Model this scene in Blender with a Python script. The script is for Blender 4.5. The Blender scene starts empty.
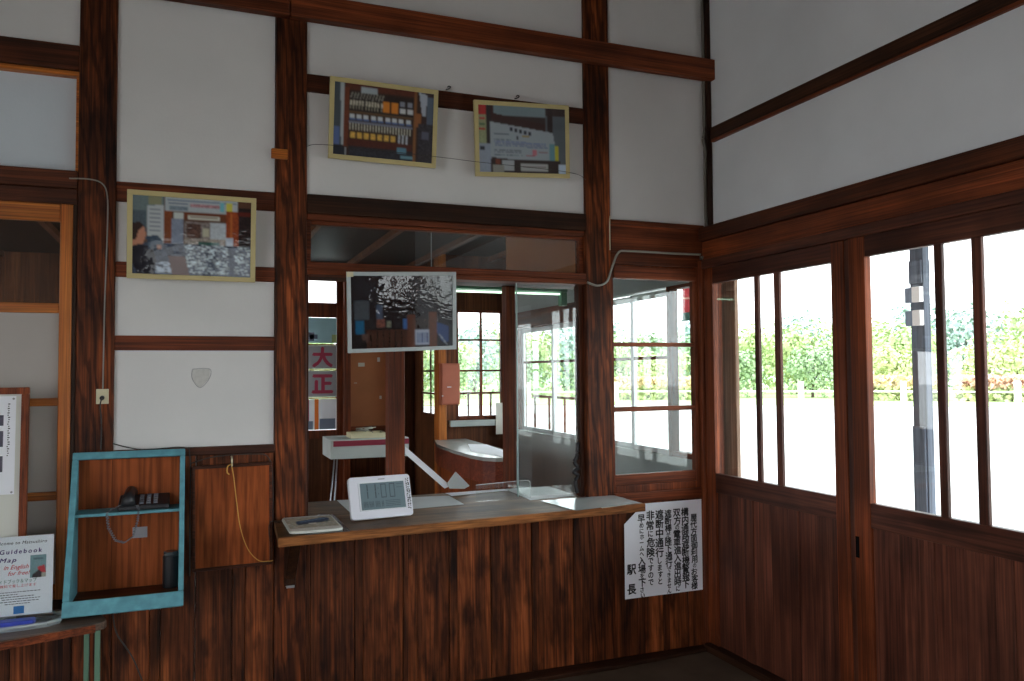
import bpy, bmesh, math, random
from mathutils import Vector, Matrix, noise
R = math.radians
random.seed(7)
COL = bpy.context.scene.collection

# ------------------------------------------------------------------ materials
def lin(c):
    c = c / 255.0
    return c / 12.92 if c <= 0.04045 else ((c + 0.055) / 1.055) ** 2.4
def rgb(r, g, b): return (lin(r), lin(g), lin(b), 1.0)

def new_mat(name):
    m = bpy.data.materials.new(name); m.use_nodes = True
    nt = m.node_tree; nt.nodes.clear()
    out = nt.nodes.new('ShaderNodeOutputMaterial')
    b = nt.nodes.new('ShaderNodeBsdfPrincipled')
    nt.links.new(b.outputs[0], out.inputs[0])
    return m, nt, b
def nd(nt, t, **kw):
    n = nt.nodes.new(t)
    for k, v in kw.items(): setattr(n, k, v)
    return n
def ramp(nt, fac, stops):
    r = nd(nt, 'ShaderNodeValToRGB')
    e = r.color_ramp.elements
    while len(e) < len(stops): e.new(0.5)
    for i, (p, c) in enumerate(stops): e[i].position = p; e[i].color = c
    nt.links.new(fac, r.inputs[0]); return r.outputs[0]
def mixc(nt, blend, fac, a, b):
    m = nd(nt, 'ShaderNodeMix', data_type='RGBA', blend_type=blend)
    for s, v in ((0, fac), (6, a), (7, b)):
        if hasattr(v, 'is_linked'): nt.links.new(v, m.inputs[s])
        else: m.inputs[s].default_value = v
    return m.outputs[2]

def plain(name, c, rough=0.6, metal=0.0, spec=0.5, var=0.0, vs=8.0, bump=0.0, emit=None, coat=0.0):
    m, nt, b = new_mat(name)
    b.inputs['Base Color'].default_value = rgb(*c)
    b.inputs['Roughness'].default_value = rough
    b.inputs['Metallic'].default_value = metal
    b.inputs['Specular IOR Level'].default_value = spec
    b.inputs['Coat Weight'].default_value = coat
    if var or bump:
        tc = nd(nt, 'ShaderNodeTexCoord')
        n = nd(nt, 'ShaderNodeTexNoise'); n.inputs['Scale'].default_value = vs; n.inputs['Detail'].default_value = 6
        nt.links.new(tc.outputs['Object'], n.inputs['Vector'])
        k = max(0.0, 1 - var)
        col = ramp(nt, n.outputs[0], [(0.3, tuple(lin(x) * k for x in c) + (1,)), (0.7, rgb(*c))])
        nt.links.new(col, b.inputs['Base Color'])
        if bump:
            bp = nd(nt, 'ShaderNodeBump'); bp.inputs['Strength'].default_value = bump; bp.inputs['Distance'].default_value = 0.01
            nt.links.new(n.outputs[0], bp.inputs['Height']); nt.links.new(bp.outputs[0], b.inputs['Normal'])
    if emit:
        b.inputs['Emission Color'].default_value = rgb(*c); b.inputs['Emission Strength'].default_value = emit
    return m

def wood(name, dark, light, axis='Z', rough=0.55, fine=70.0, lo=0.32, hi=0.68, stain=0.35, spec=0.35, tone=0.35, wave=0.0):
    """procedural timber: grain runs along the given axis, every board carries its own tone"""
    m, nt, b = new_mat(name)
    tc = nd(nt, 'ShaderNodeTexCoord')
    at = nd(nt, 'ShaderNodeAttribute', attribute_name='tone')
    off = nd(nt, 'ShaderNodeVectorMath', operation='SCALE'); off.inputs[0].default_value = (17.3, 9.1, 23.7)
    nt.links.new(at.outputs['Fac'], off.inputs['Scale'])
    add = nd(nt, 'ShaderNodeVectorMath', operation='ADD')
    nt.links.new(tc.outputs['Object'], add.inputs[0]); nt.links.new(off.outputs[0], add.inputs[1])
    mp = nd(nt, 'ShaderNodeMapping')
    s = {'X': (1.3, fine, fine), 'Y': (fine, 1.3, fine), 'Z': (fine, fine, 1.3)}[axis]
    mp.inputs['Scale'].default_value = s
    nt.links.new(add.outputs[0], mp.inputs['Vector'])
    n = nd(nt, 'ShaderNodeTexNoise'); n.inputs['Scale'].default_value = 1.0; n.inputs['Detail'].default_value = 5
    n.inputs['Roughness'].default_value = 0.65; n.inputs['Distortion'].default_value = 0.6
    nt.links.new(mp.outputs[0], n.inputs['Vector'])
    mp2 = nd(nt, 'ShaderNodeMapping'); mp2.inputs['Scale'].default_value = tuple(x * 0.16 if x > 5 else 0.8 for x in s)
    nt.links.new(add.outputs[0], mp2.inputs['Vector'])
    n2 = nd(nt, 'ShaderNodeTexNoise'); n2.inputs['Scale'].default_value = 1.0; n2.inputs['Detail'].default_value = 3
    n2.inputs['Distortion'].default_value = 1.2
    nt.links.new(mp2.outputs[0], n2.inputs['Vector'])
    mul = nd(nt, 'ShaderNodeMath', operation='ADD')
    nt.links.new(n.outputs[0], mul.inputs[0]); nt.links.new(n2.outputs[0], mul.inputs[1])
    hf = nd(nt, 'ShaderNodeMath', operation='MULTIPLY'); hf.inputs[1].default_value = 0.5
    nt.links.new(mul.outputs[0], hf.inputs[0])
    col = ramp(nt, hf.outputs[0], [(lo, rgb(*dark)), ((lo + hi) / 2, tuple((lin(a) + lin(c)) * 0.42 for a, c in zip(dark, light)) + (1,)), (hi, rgb(*light))])
    # fine fibres, and on old posts the broad cathedral figure
    mp3 = nd(nt, 'ShaderNodeMapping'); mp3.inputs['Scale'].default_value = tuple(x * 3.2 if x > 5 else 2.2 for x in s)
    nt.links.new(add.outputs[0], mp3.inputs['Vector'])
    nf = nd(nt, 'ShaderNodeTexNoise'); nf.inputs['Scale'].default_value = 1.0; nf.inputs['Detail'].default_value = 3
    nt.links.new(mp3.outputs[0], nf.inputs['Vector'])
    col = mixc(nt, 'MULTIPLY', 1.0, col, ramp(nt, nf.outputs[0], [(0.35, (.5, .5, .5, 1)), (0.6, (1, 1, 1, 1))]))
    if wave:
        mp4 = nd(nt, 'ShaderNodeMapping'); mp4.inputs['Scale'].default_value = tuple(1.0 if x > 5 else 0.10 for x in s)
        nt.links.new(add.outputs[0], mp4.inputs['Vector'])
        wv = nd(nt, 'ShaderNodeTexWave', wave_type='BANDS', bands_direction='DIAGONAL'); wv.inputs['Scale'].default_value = 17
        wv.inputs['Distortion'].default_value = 9; wv.inputs['Detail'].default_value = 3; wv.inputs['Detail Scale'].default_value = 1.3
        nt.links.new(mp4.outputs[0], wv.inputs['Vector'])
        kk = 1 - wave
        col = mixc(nt, 'MULTIPLY', 1.0, col, ramp(nt, wv.outputs['Fac'], [(0.15, (kk, kk * .92, kk * .85, 1)), (0.55, (1, 1, 1, 1))]))
        bl = nd(nt, 'ShaderNodeTexNoise'); bl.inputs['Scale'].default_value = 1.0; bl.inputs['Detail'].default_value = 4
        mp5 = nd(nt, 'ShaderNodeMapping'); mp5.inputs['Scale'].default_value = tuple(16 if x > 5 else 5 for x in s)
        nt.links.new(add.outputs[0], mp5.inputs['Vector']); nt.links.new(mp5.outputs[0], bl.inputs['Vector'])
        col = mixc(nt, 'MULTIPLY', 1.0, col, ramp(nt, bl.outputs[0], [(0.33, (.35, .33, .32, 1)), (0.47, (1, 1, 1, 1))]))
    # worn, sooty patches that belong to the board
    n3 = nd(nt, 'ShaderNodeTexNoise'); n3.inputs['Scale'].default_value = 3.1; n3.inputs['Detail'].default_value = 4
    nt.links.new(add.outputs[0], n3.inputs['Vector'])
    k = 1 - stain
    st = ramp(nt, n3.outputs[0], [(0.36, (k, k, k, 1)), (0.6, (1, 1, 1, 1))])
    col = mixc(nt, 'MULTIPLY', 1.0, col, st)
    tr = ramp(nt, at.outputs['Fac'], [(0.0, (1 - tone, 1 - tone, 1 - tone, 1)), (1.0, (1 + 0, 1, 1, 1))])
    col = mixc(nt, 'MULTIPLY', 1.0, col, tr)
    nt.links.new(col, b.inputs['Base Color'])
    b.inputs['Roughness'].default_value = rough; b.inputs['Specular IOR Level'].default_value = spec
    bp = nd(nt, 'ShaderNodeBump'); bp.inputs['Strength'].default_value = 0.35; bp.inputs['Distance'].default_value = 0.004
    nt.links.new(hf.outputs[0], bp.inputs['Height']); nt.links.new(bp.outputs[0], b.inputs['Normal'])
    return m

def plaster(name, c, scale=2.0):
    m, nt, b = new_mat(name)
    tc = nd(nt, 'ShaderNodeTexCoord')
    n = nd(nt, 'ShaderNodeTexNoise'); n.inputs['Scale'].default_value = scale; n.inputs['Detail'].default_value = 5
    nt.links.new(tc.outputs['Object'], n.inputs['Vector'])
    d = tuple(lin(x) * 0.9 for x in c) + (1,)
    col = ramp(nt, n.outputs[0], [(0.3, d), (0.65, rgb(*c))])
    nt.links.new(col, b.inputs['Base Color']); b.inputs['Roughness'].default_value = 0.9
    n2 = nd(nt, 'ShaderNodeTexNoise'); n2.inputs['Scale'].default_value = 90; n2.inputs['Detail'].default_value = 4
    nt.links.new(tc.outputs['Object'], n2.inputs['Vector'])
    bp = nd(nt, 'ShaderNodeBump'); bp.inputs['Strength'].default_value = 0.15; bp.inputs['Distance'].default_value = 0.003
    nt.links.new(n2.outputs[0], bp.inputs['Height']); nt.links.new(bp.outputs[0], b.inputs['Normal'])
    return m

def glass(name, tint=(0.94, 0.97, 0.96), f0=0.045, rough=0.0, haze=0.0):
    """thin window glass: straight transmission plus a Schlick reflection"""
    m = bpy.data.materials.new(name); m.use_nodes = True
    nt = m.node_tree; nt.nodes.clear()
    out = nd(nt, 'ShaderNodeOutputMaterial')
    lw = nd(nt, 'ShaderNodeLayerWeight'); lw.inputs['Blend'].default_value = 0.5
    p = nd(nt, 'ShaderNodeMath', operation='POWER'); p.inputs[1].default_value = 5.0
    nt.links.new(lw.outputs['Facing'], p.inputs[0])
    ma = nd(nt, 'ShaderNodeMath', operation='MULTIPLY_ADD'); ma.inputs[1].default_value = 1 - f0; ma.inputs[2].default_value = f0
    nt.links.new(p.outputs[0], ma.inputs[0])
    tr = nd(nt, 'ShaderNodeBsdfTransparent'); tr.inputs[0].default_value = tint + (1,)
    gl = nd(nt, 'ShaderNodeBsdfGlossy'); gl.inputs['Roughness'].default_value = rough; gl.inputs[0].default_value = (1, 1, 1, 1)
    mx = nd(nt, 'ShaderNodeMixShader')
    nt.links.new(ma.outputs[0], mx.inputs[0]); nt.links.new(tr.outputs[0], mx.inputs[1]); nt.links.new(gl.outputs[0], mx.inputs[2])
    last = mx
    if haze:
        df = nd(nt, 'ShaderNodeBsdfDiffuse'); df.inputs[0].default_value = (0.8, 0.85, 0.85, 1)
        m2 = nd(nt, 'ShaderNodeMixShader'); m2.inputs[0].default_value = haze
        nt.links.new(mx.outputs[0], m2.inputs[1]); nt.links.new(df.outputs[0], m2.inputs[2]); last = m2
    nt.links.new(last.outputs[0], out.inputs[0])
    return m

def painted(name, rough=0.35, wavy=0.0, coat=0.0):
    """print whose picture is held in the mesh's own colour attribute"""
    m, nt, b = new_mat(name)
    at = nd(nt, 'ShaderNodeAttribute', attribute_name='ink')
    nt.links.new(at.outputs['Color'], b.inputs['Base Color'])
    b.inputs['Roughness'].default_value = rough
    if coat: b.inputs['Coat Weight'].default_value = coat; b.inputs['Coat Roughness'].default_value = 0.03
    if wavy:
        tc = nd(nt, 'ShaderNodeTexCoord')
        mp = nd(nt, 'ShaderNodeMapping'); mp.inputs['Scale'].default_value = (22, 22, 40)
        nt.links.new(tc.outputs['Object'], mp.inputs[0])
        n = nd(nt, 'ShaderNodeTexNoise'); n.inputs['Scale'].default_value = 1; n.inputs['Detail'].default_value = 2
        nt.links.new(mp.outputs[0], n.inputs['Vector'])
        bp = nd(nt, 'ShaderNodeBump'); bp.inputs['Strength'].default_value = wavy; bp.inputs['Distance'].default_value = 0.004
        nt.links.new(n.outputs[0], bp.inputs['Height'])
        nt.links.new(bp.outputs[0], b.inputs['Coat Normal']); b.inputs['Coat IOR'].default_value = 1.75; b.inputs['Specular IOR Level'].default_value = 0.1
    return m

PD, PL = (52, 27, 18), (150, 84, 48)       # old dark cedar
M = {}
for a in 'XYZ':
    M['dark' + a] = wood('dark_timber_' + a, (50, 26, 16), (140, 72, 39), a, spec=.25)
    M['post' + a] = wood('post_timber_' + a, (52, 25, 13), (196, 102, 50), a, fine=48, stain=0.55, lo=.36, hi=.66, spec=.2, wave=.55)
    M['red' + a] = wood('red_brown_timber_' + a, (81, 37, 20), (184, 92, 48), a, spec=.25)
    M['door' + a] = wood('door_timber_' + a, (84, 42, 30), (158, 92, 68), a, stain=0.4, rough=0.5, lo=.34, hi=.66, spec=.3, fine=34, tone=.5)
    M['orange' + a] = wood('varnished_timber_' + a, (189, 94, 33), (255, 158, 68), a, stain=0.15, rough=0.4)
    M['soot' + a] = wood('sooty_timber_' + a, (37, 24, 17), (101, 61, 39), a, spec=.2)
M['board'] = wood('wainscot_timber', (70, 36, 20), (206, 112, 60), 'Z', fine=48, stain=0.55, tone=0.6, lo=.36, hi=.65, spec=.2, wave=.25)
M['panel'] = wood('panel_timber', (150, 74, 34), (200, 104, 52), 'Z', stain=0.3, spec=.15, fine=22)
M['counter'] = wood('counter_timber', (84, 60, 40), (176, 134, 92), 'X', fine=30, stain=0.55, rough=0.5, spec=.15)
M['counter_edge'] = wood('counter_edge_timber', (132, 76, 38), (196, 126, 68), 'X', fine=40, stain=0.4, spec=.2)
M['tablewood'] = wood('table_timber', (96, 74, 62), (150, 122, 104), 'X', stain=0.3, rough=0.4)
M['desk'] = wood('desk_timber', (126, 50, 26), (186, 88, 52), 'X', stain=0.25)
M['exterior_wood'] = wood('weathered_timber', (168, 128, 100), (208, 168, 140), 'Z', stain=0.15)
M['plaster'] = plaster('warm_white_plaster', (226, 224, 221))
M['plaster_cool'] = plaster('cool_white_plaster', (232, 234, 236))
M['recess'] = plaster('pale_blue_board', (214, 222, 228))
M['ceiling'] = plain('ceiling_board', (120, 88, 64), 0.8, var=0.3)
M['floor'] = plain('stained_concrete', (100, 84, 68), 0.75, var=0.6, vs=4, bump=0.3)
M['glass'] = glass('window_glass')
M['glass_old'] = glass('dusty_glass', haze=0.012)
M['acrylic'] = glass('clear_acrylic', tint=(0.95, 0.97, 0.97), f0=0.06)
M['edge'] = plain('acrylic_edge', (225, 232, 232), 0.2)
M['frame_gold'] = plain('pale_gold_frame', (205, 188, 132), 0.4, var=0.1)
M['frame_grey'] = plain('grey_frame', (186, 194, 194), 0.35, var=0.05)
M['print'] = painted('photo_print', 0.3, coat=0.15)
M['print_film'] = painted('photo_print_under_film', 0.5, wavy=0.16, coat=1.0)
M['print_film_thin'] = painted('photo_print_under_thin_film', 0.5, wavy=0.14, coat=0.3)
M['print_matte'] = painted('matte_print', 0.8)
M['blue'] = plain('flaking_blue_paint', (104, 166, 178), 0.55, var=0.3, vs=30, bump=0.2, spec=.3)
M['black'] = plain('black_plastic', (34, 34, 38), 0.4)
M['key'] = plain('grey_keys', (112, 116, 126), 0.5)
M['cord_grey'] = plain('grey_cord', (110, 112, 118), 0.5)
M['cable'] = plain('grey_cable', (150, 146, 134), 0.6)
M['cable_dark'] = plain('dark_cable', (52, 48, 44), 0.6)
M['string'] = plain('yellow_string', (206, 152, 72), 0.8)
M['ivory'] = plain('ivory_plastic', (218, 208, 172), 0.45)
M['label_grey'] = plain('grey_label', (150, 148, 152), 0.6)
M['clock'] = plain('clock_white_plastic', (226, 226, 234), 0.35)
M['silver'] = plain('clock_silver_rim', (228, 232, 236), 0.25)
M['lcd'] = plain('clock_lcd', (112, 130, 136), 0.2)
M['lcd_ink'] = plain('clock_lcd_digit', (62, 76, 84), 0.35)
M['ink'] = plain('black_ink', (22, 22, 26), 0.7)
M['paper'] = plain('white_paper', (242, 243, 248), 0.75, var=0.06, vs=5)
M['paper_aged'] = plain('aged_paper', (214, 214, 204), 0.8, var=0.08, vs=6)
M['paper_grey'] = plain('grey_paper', (196, 200, 200), 0.6, var=0.1, vs=7)
M['mat'] = plain('grey_mat', (176, 178, 172), 0.25, var=0.12, vs=6)
M['plastic_dark'] = plain('smoky_folder', (74, 78, 80), 0.2)
M['pb_green'] = plain('green_painted_metal', (98, 132, 108), 0.45, var=0.2)
M['tray_plastic'] = glass('tray_plastic', tint=(0.86, 0.9, 0.9), f0=0.08, rough=0.15, haze=0.28)
M['blue_plastic'] = plain('blue_plastic', (58, 74, 178), 0.35)
M['purple'] = plain('violet_ink', (70, 40, 110), 0.7)
M['redink'] = plain('red_ink', (205, 45, 60), 0.7)
M['greenink'] = plain('green_ink', (60, 120, 90), 0.7)
M['blueink'] = plain('blue_ink', (30, 120, 190), 0.7)
M['steel'] = plain('brushed_steel', (190, 192, 194), 0.35, metal=0.8)
M['alu'] = plain('white_aluminium', (214, 218, 220), 0.35, metal=0.2)
M['cabinet'] = plain('pale_grey_enamel', (206, 212, 208), 0.4, var=0.08)
M['maroon'] = plain('maroon_enamel', (150, 36, 62), 0.45)
M['greygreen'] = plain('grey_green_paint', (176, 184, 182), 0.6, var=0.12, vs=5)
M['elec'] = plain('salmon_enamel', (190, 104, 76), 0.5, var=0.15, vs=9)
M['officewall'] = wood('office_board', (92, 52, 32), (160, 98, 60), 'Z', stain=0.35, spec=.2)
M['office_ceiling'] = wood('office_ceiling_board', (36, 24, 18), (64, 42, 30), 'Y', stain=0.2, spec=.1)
M['brownboard'] = plain('brown_hardboard', (184, 116, 72), 0.7, var=0.2, vs=4)
M['lampcase'] = plain('green_lamp_case', (70, 120, 92), 0.4)
M['tube'] = plain('fluorescent_tube', (214, 255, 222), 0.4, emit=0.5)
M['pposter'] = plain('red_poster_ink', (160, 46, 72), 0.7)
M['poster_blue'] = plain('pale_blue_poster', (168, 206, 214), 0.7, var=0.15, vs=7)
M['poster_orange'] = plain('orange_ink', (230, 120, 40), 0.7)
M['signal'] = wood('platform_post_timber', (84, 90, 106), (128, 136, 152), 'Z', fine=18, stain=0.2, rough=0.7)  # bluish tone has the outdoor glare mixed into the timber colour
M['box_dark'] = plain('grey_blue_switch_box', (112, 122, 140), 0.6)
M['box_pale'] = plain('pale_switch_box', (226, 220, 218), 0.6)
M['redcloth'] = plain('red_cloth', (196, 52, 62), 0.8)
M['greencloth'] = plain('dark_green_cloth', (44, 84, 74), 0.8)
M['ground'] = plain('pale_gravel', (196, 194, 190), 0.9, var=0.12, vs=0.6)
M['grass'] = plain('pale_grass', (176, 192, 132), 0.9, var=0.2, vs=0.7)
M['fence'] = plain('white_fence_paint', (226, 224, 216), 0.6)
M['hedge'] = plain('orange_blossom', (236, 214, 172), 0.9, var=0.25, vs=1.6)
M['flower_red'] = plain('red_blossom', (236, 196, 172), 0.9, var=0.25, vs=1.6)
M['leaf_a'] = plain('light_leaf', (190, 206, 148), 0.8, var=0.3, vs=1.1)  # leaf colours are paled, with the haze put into them
M['leaf_b'] = plain('mid_leaf', (158, 184, 138), 0.8, var=0.35, vs=1.1)
M['leaf_c'] = plain('yellow_leaf', (206, 214, 158), 0.8, var=0.25, vs=1.1)
M['leaf_d'] = plain('blue_green_leaf', (168, 190, 180), 0.8, var=0.3, vs=1.1)
M['bark'] = plain('bark', (86, 70, 56), 0.9, var=0.4)
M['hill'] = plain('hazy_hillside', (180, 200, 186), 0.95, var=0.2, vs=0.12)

# ------------------------------------------------------------------ mesh tools
def wloc(o):
    L = Vector((0, 0, 0))
    while o is not None: L += o.location; o = o.parent
    return L
class MB:
    def __init__(s): s.v = []; s.f = []; s.t = []; s.m = []
    def add(s, vs, fs, tone=None, mi=0):
        n = len(s.v); s.v += [tuple(p) for p in vs]
        t = random.random() if tone is None else tone
        for f in fs: s.f.append(tuple(n + i for i in f)); s.t.append(t); s.m.append(mi)
        return s
    def box(s, x0, x1, y0, y1, z0, z1, tone=None, mi=0):
        x0, x1 = sorted((x0, x1)); y0, y1 = sorted((y0, y1)); z0, z1 = sorted((z0, z1))
        v = [(x, y, z) for z in (z0, z1) for y in (y0, y1) for x in (x0, x1)]
        return s.add(v, [(0, 2, 3, 1), (4, 5, 7, 6), (0, 1, 5, 4), (2, 6, 7, 3), (0, 4, 6, 2), (1, 3, 7, 5)], tone, mi)
    def obox(s, c, u, v, w, tone=None, mi=0):
        """box about centre c with half-axes u, v, w"""
        c, u, v, w = map(Vector, (c, u, v, w))
        P = [c + a * u + b * v + d * w for d in (-1, 1) for b in (-1, 1) for a in (-1, 1)]
        fs = [(0, 2, 3, 1), (4, 5, 7, 6), (0, 1, 5, 4), (2, 6, 7, 3), (0, 4, 6, 2), (1, 3, 7, 5)]
        if u.cross(v).dot(w) < 0: fs = [f[::-1] for f in fs]
        return s.add(P, fs, tone, mi)
    def prism(s, pts, lo, hi, axis='Z', tone=None, mi=0):
        """extrude a 2-D outline; axis Z: (x,y), axis Y: (x,z), axis X: (y,z)"""
        n = len(pts)
        def P(a, b, h): return {'Z': (a, b, h), 'Y': (a, h, b), 'X': (h, a, b)}[axis]
        vs = [P(a, b, lo) for a, b in pts] + [P(a, b, hi) for a, b in pts]
        fs = [tuple(range(n))[::-1], tuple(range(n, 2 * n))] + [(i, (i + 1) % n, n + (i + 1) % n, n + i) for i in range(n)]
        ar = sum(pts[i][0] * pts[(i + 1) % n][1] - pts[(i + 1) % n][0] * pts[i][1] for i in range(n))
        flip = (ar < 0) != (axis == 'Y')
        if flip: fs = [f[::-1] for f in fs]
        return s.add(vs, fs, tone, mi)
    def tube(s, pts, r, n=8, tone=None, mi=0, cap=True):
        pts = [Vector(p) for p in pts]; rings = []
        for i, p in enumerate(pts):
            d = (pts[min(i + 1, len(pts) - 1)] - pts[max(i - 1, 0)]).normalized()
            a = d.cross(Vector((0, 0, 1))); a = a if a.length > 0.1 else d.cross(Vector((1, 0, 0)))
            a.normalize(); b = d.cross(a)
            rr = r[i] if isinstance(r, (list, tuple)) else r
            rings.append([p + rr * (math.cos(2 * math.pi * k / n) * a + math.sin(2 * math.pi * k / n) * b) for k in range(n)])
        vs = [q for ring in rings for q in ring]
        fs = [(i * n + k, i * n + (k + 1) % n, (i + 1) * n + (k + 1) % n, (i + 1) * n + k) for i in range(len(pts) - 1) for k in range(n)]
        if cap: fs += [tuple(range(n))[::-1], tuple((len(pts) - 1) * n + k for k in range(n))]
        return s.add(vs, fs, tone, mi)
    def build(s, name, mats, parent=None, bevel=0.0, smooth=False, loc=None):
        me = bpy.data.meshes.new(name)
        L = Vector(loc) if loc else Vector((0, 0, 0))
        if parent is not None: L = wloc(parent)
        elif loc is None and s.v:
            n = len(s.v); L = Vector((sum(p[0] for p in s.v) / n, sum(p[1] for p in s.v) / n, min(p[2] for p in s.v)))
        me.from_pydata([tuple(Vector(p) - L) for p in s.v], [], s.f)
        for m in (mats if isinstance(mats, (list, tuple)) else [mats]): me.materials.append(m)
        a = me.attributes.new('tone', 'FLOAT', 'FACE'); a.data.foreach_set('value', s.t)
        me.polygons.foreach_set('material_index', s.m)
        if smooth: me.polygons.foreach_set('use_smooth', [True] * len(me.polygons))
        me.update()
        o = bpy.data.objects.new(name, me); COL.objects.link(o); o.location = L
        if parent is not None: o.parent = parent; o.location = (0, 0, 0)
        if bevel:
            b = o.modifiers.new('bevel', 'BEVEL'); b.width = bevel; b.segments = 2; b.limit_method = 'ANGLE'; b.angle_limit = R(40)
        return o

def tag(o, label=None, cat=None, group=None, kind=None):
    if label: o['label'] = label
    if cat: o['category'] = cat
    if group: o['group'] = group
    if kind: o['kind'] = kind
    return o
def empty(name, loc=(0, 0, 0), rot=(0, 0, 0)):
    o = bpy.data.objects.new(name, None); COL.objects.link(o); o.empty_display_size = 0.1
    o.location = loc; o.rotation_euler = rot; return o
def thing(name, label, cat, loc=(0, 0, 0), rot=(0, 0, 0), group=None):
    return tag(empty(name, loc, rot), label, cat, group)
def struct(name, mb, mat, bevel=0.004, parent=None):
    o = mb.build(name, mat, parent, bevel)
    if parent is None: o['kind'] = 'structure'
    return o
def copy_tree(o, parent=None):
    c = o.copy(); COL.objects.link(c)
    if parent is not None: c.parent = parent
    for ch in [x for x in bpy.data.objects if x.parent == o]: copy_tree(ch, c)
    return c
NT = [0]
def trim(mb, mat, bevel=0.004):
    NT[0] += 1
    return struct('trim_%d' % NT[0], mb, mat, bevel)
def B(*a, **k): return MB().box(*a, **k)

def glyphs(entries, name, mat, parent, xf, bold=0.0, thick=0.0):
    """entries: (char, u, v, size, sx); laid out flat, then placed by xf(u, v) -> Vector"""
    dg = bpy.context.evaluated_depsgraph_get()
    cache = {}
    out = MB()
    for ch, u, v, size, sx in entries:
        if ch not in cache:
            c = bpy.data.curves.new('tmp', 'FONT'); c.body = ch; c.align_x = 'CENTER'; c.align_y = 'CENTER'
            c.resolution_u = 3
            o = bpy.data.objects.new('tmp', c); COL.objects.link(o)
            bpy.context.view_layer.update()
            dg = bpy.context.evaluated_depsgraph_get()
            me = bpy.data.meshes.new_from_object(o.evaluated_get(dg))
            cache[ch] = ([tuple(x.co) for x in me.vertices], [tuple(p.vertices) for p in me.polygons])
            bpy.data.objects.remove(o); bpy.data.curves.remove(c); bpy.data.meshes.remove(me)
        vs, fs = cache[ch]
        if not vs: continue
        xs = [a[0] for a in vs]; ys = [a[1] for a in vs]
        cx, cy = (min(xs) + max(xs)) / 2, (min(ys) + max(ys)) / 2
        if len(ch) > 1: cy = 0.25 * 0
        for q in range(5 if bold else 1):
            e = bold * size; ox, oy = ((0, 0), (e, e * .4), (-e, -e * .4), (e * .3, -e), (-e * .3, e))[q]
            out.add([xf(u + (a[0] - cx) * size * sx + ox, v + (a[1] - cy) * size + oy) + Vector((0, -.00002 * q, 0)) for a in vs], fs, 0.5)
    return out.build(name, mat, parent)

# ------------------------------------------------------------------ painted prints
class Canvas:
    def __init__(s, w, h, bg): s.w, s.h = w, h; s.c = [[bg] * w for _ in range(h)]
    def rect(s, x0, y0, x1, y1, c, j=0):
        for y in range(max(0, int(y0)), min(s.h, int(y1))):
            for x in range(max(0, int(x0)), min(s.w, int(x1))):
                k = 1 + random.uniform(-j, j)
                s.c[y][x] = tuple(min(255, v * k) for v in c)
    def poly(s, pts, c, j=0):
        for y in range(s.h):
            for x in range(s.w):
                ins = False; px, py = x + .5, y + .5
                for i in range(len(pts)):
                    (x0, y0), (x1, y1) = pts[i], pts[i - 1]
                    if (y0 > py) != (y1 > py) and px < (x1 - x0) * (py - y0) / (y1 - y0) + x0: ins = not ins
                if ins:
                    k = 1 + random.uniform(-j, j); s.c[y][x] = tuple(min(255, v * k) for v in c)
    def line(s, x0, y0, x1, y1, c, w=1):
        n = int(max(abs(x1 - x0), abs(y1 - y0)) * 2) + 1
        for i in range(n + 1):
            x = x0 + (x1 - x0) * i / n; y = y0 + (y1 - y0) * i / n
            s.rect(round(x), round(y), round(x) + w, round(y) + w, c)
    def mesh(s, name, mat, parent, xf):
        """xf(u, v): u, v in 0..1 from the lower left corner"""
        me = bpy.data.meshes.new(name); W, H = s.w, s.h
        L = wloc(parent)
        vs = [tuple(Vector(xf(x / W, 1 - y / H)) - L) for y in range(H + 1) for x in range(W + 1)]
        fs = [(y * (W + 1) + x, (y + 1) * (W + 1) + x, (y + 1) * (W + 1) + x + 1, y * (W + 1) + x + 1) for y in range(H) for x in range(W)]
        me.from_pydata(vs, [], fs); me.materials.append(mat)
        a = me.color_attributes.new('ink', 'FLOAT_COLOR', 'POINT')
        buf = []
        for y in range(H + 1):
            for x in range(W + 1):
                q = [s.c[min(max(y + j, 0), H - 1)][min(max(x + i, 0), W - 1)] for j in (-1, 0) for i in (-1, 0)]
                buf += [sum(lin(k[n]) for k in q) / 4 for n in range(3)] + [1.0]
        a.data.foreach_set('color', buf)
        me.update()
        o = bpy.data.objects.new(name, me); COL.objects.link(o)
        if parent is not None: o.parent = parent
        return o


# ================================================================== the room
# back wall (the office wall) runs along X at y = 0; the platform wall runs along y at x = 0
PY = 0.02          # face of the plaster between the posts
w = MB()
for a in ((-5.2, -3.03, 2.86, 3.95), (-5.2, -4.0, 0, 2.86), (-2.89, -2.25, 1.17, 3.95), (-2.11, -0.70, 2.30, 3.95), (-0.55, 0.05, 2.28, 3.95)):
    w.box(a[0], a[1], PY, 0.11, a[2], a[3], 0.5)
for a in ((-2.89, -2.25, 0, 1.17), (-2.11, -0.70, 0, 0.80), (-0.55, 0.0, 0, 0.80)):
    w.box(a[0], a[1], 0.04, 0.10, a[2], a[3], 0.5)
wall_back = struct('wall_back', w, M['plaster'], 0)
wr = MB()
wr.box(0.08, 0.18, -6.3, 0.11, 2.27, 3.95, 0.5)
wr.box(0.02, 0.14, -6.3, -6.12, 0.9, 2.27, 0.5); wr.box(0.02, 0.14, -6.3, -2.14, 0.0, 0.9, 0.5); wr.box(0.02, 0.14, -6.12, -2.14, 1.95, 2.27, 0.5)
struct('wall_right', wr, M['plaster_cool'], 0)
wl = MB()
wl.box(-5.3, -5.2, -6.3, -5.2, 0, 3.95, 0.5); wl.box(-5.3, -5.2, -2.7, 0.11, 0, 3.95, 0.5); wl.box(-5.3, -5.2, -5.2, -2.7, 2.6, 3.95, 0.5)
struct('wall_left', wl, M['plaster'], 0)
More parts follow.
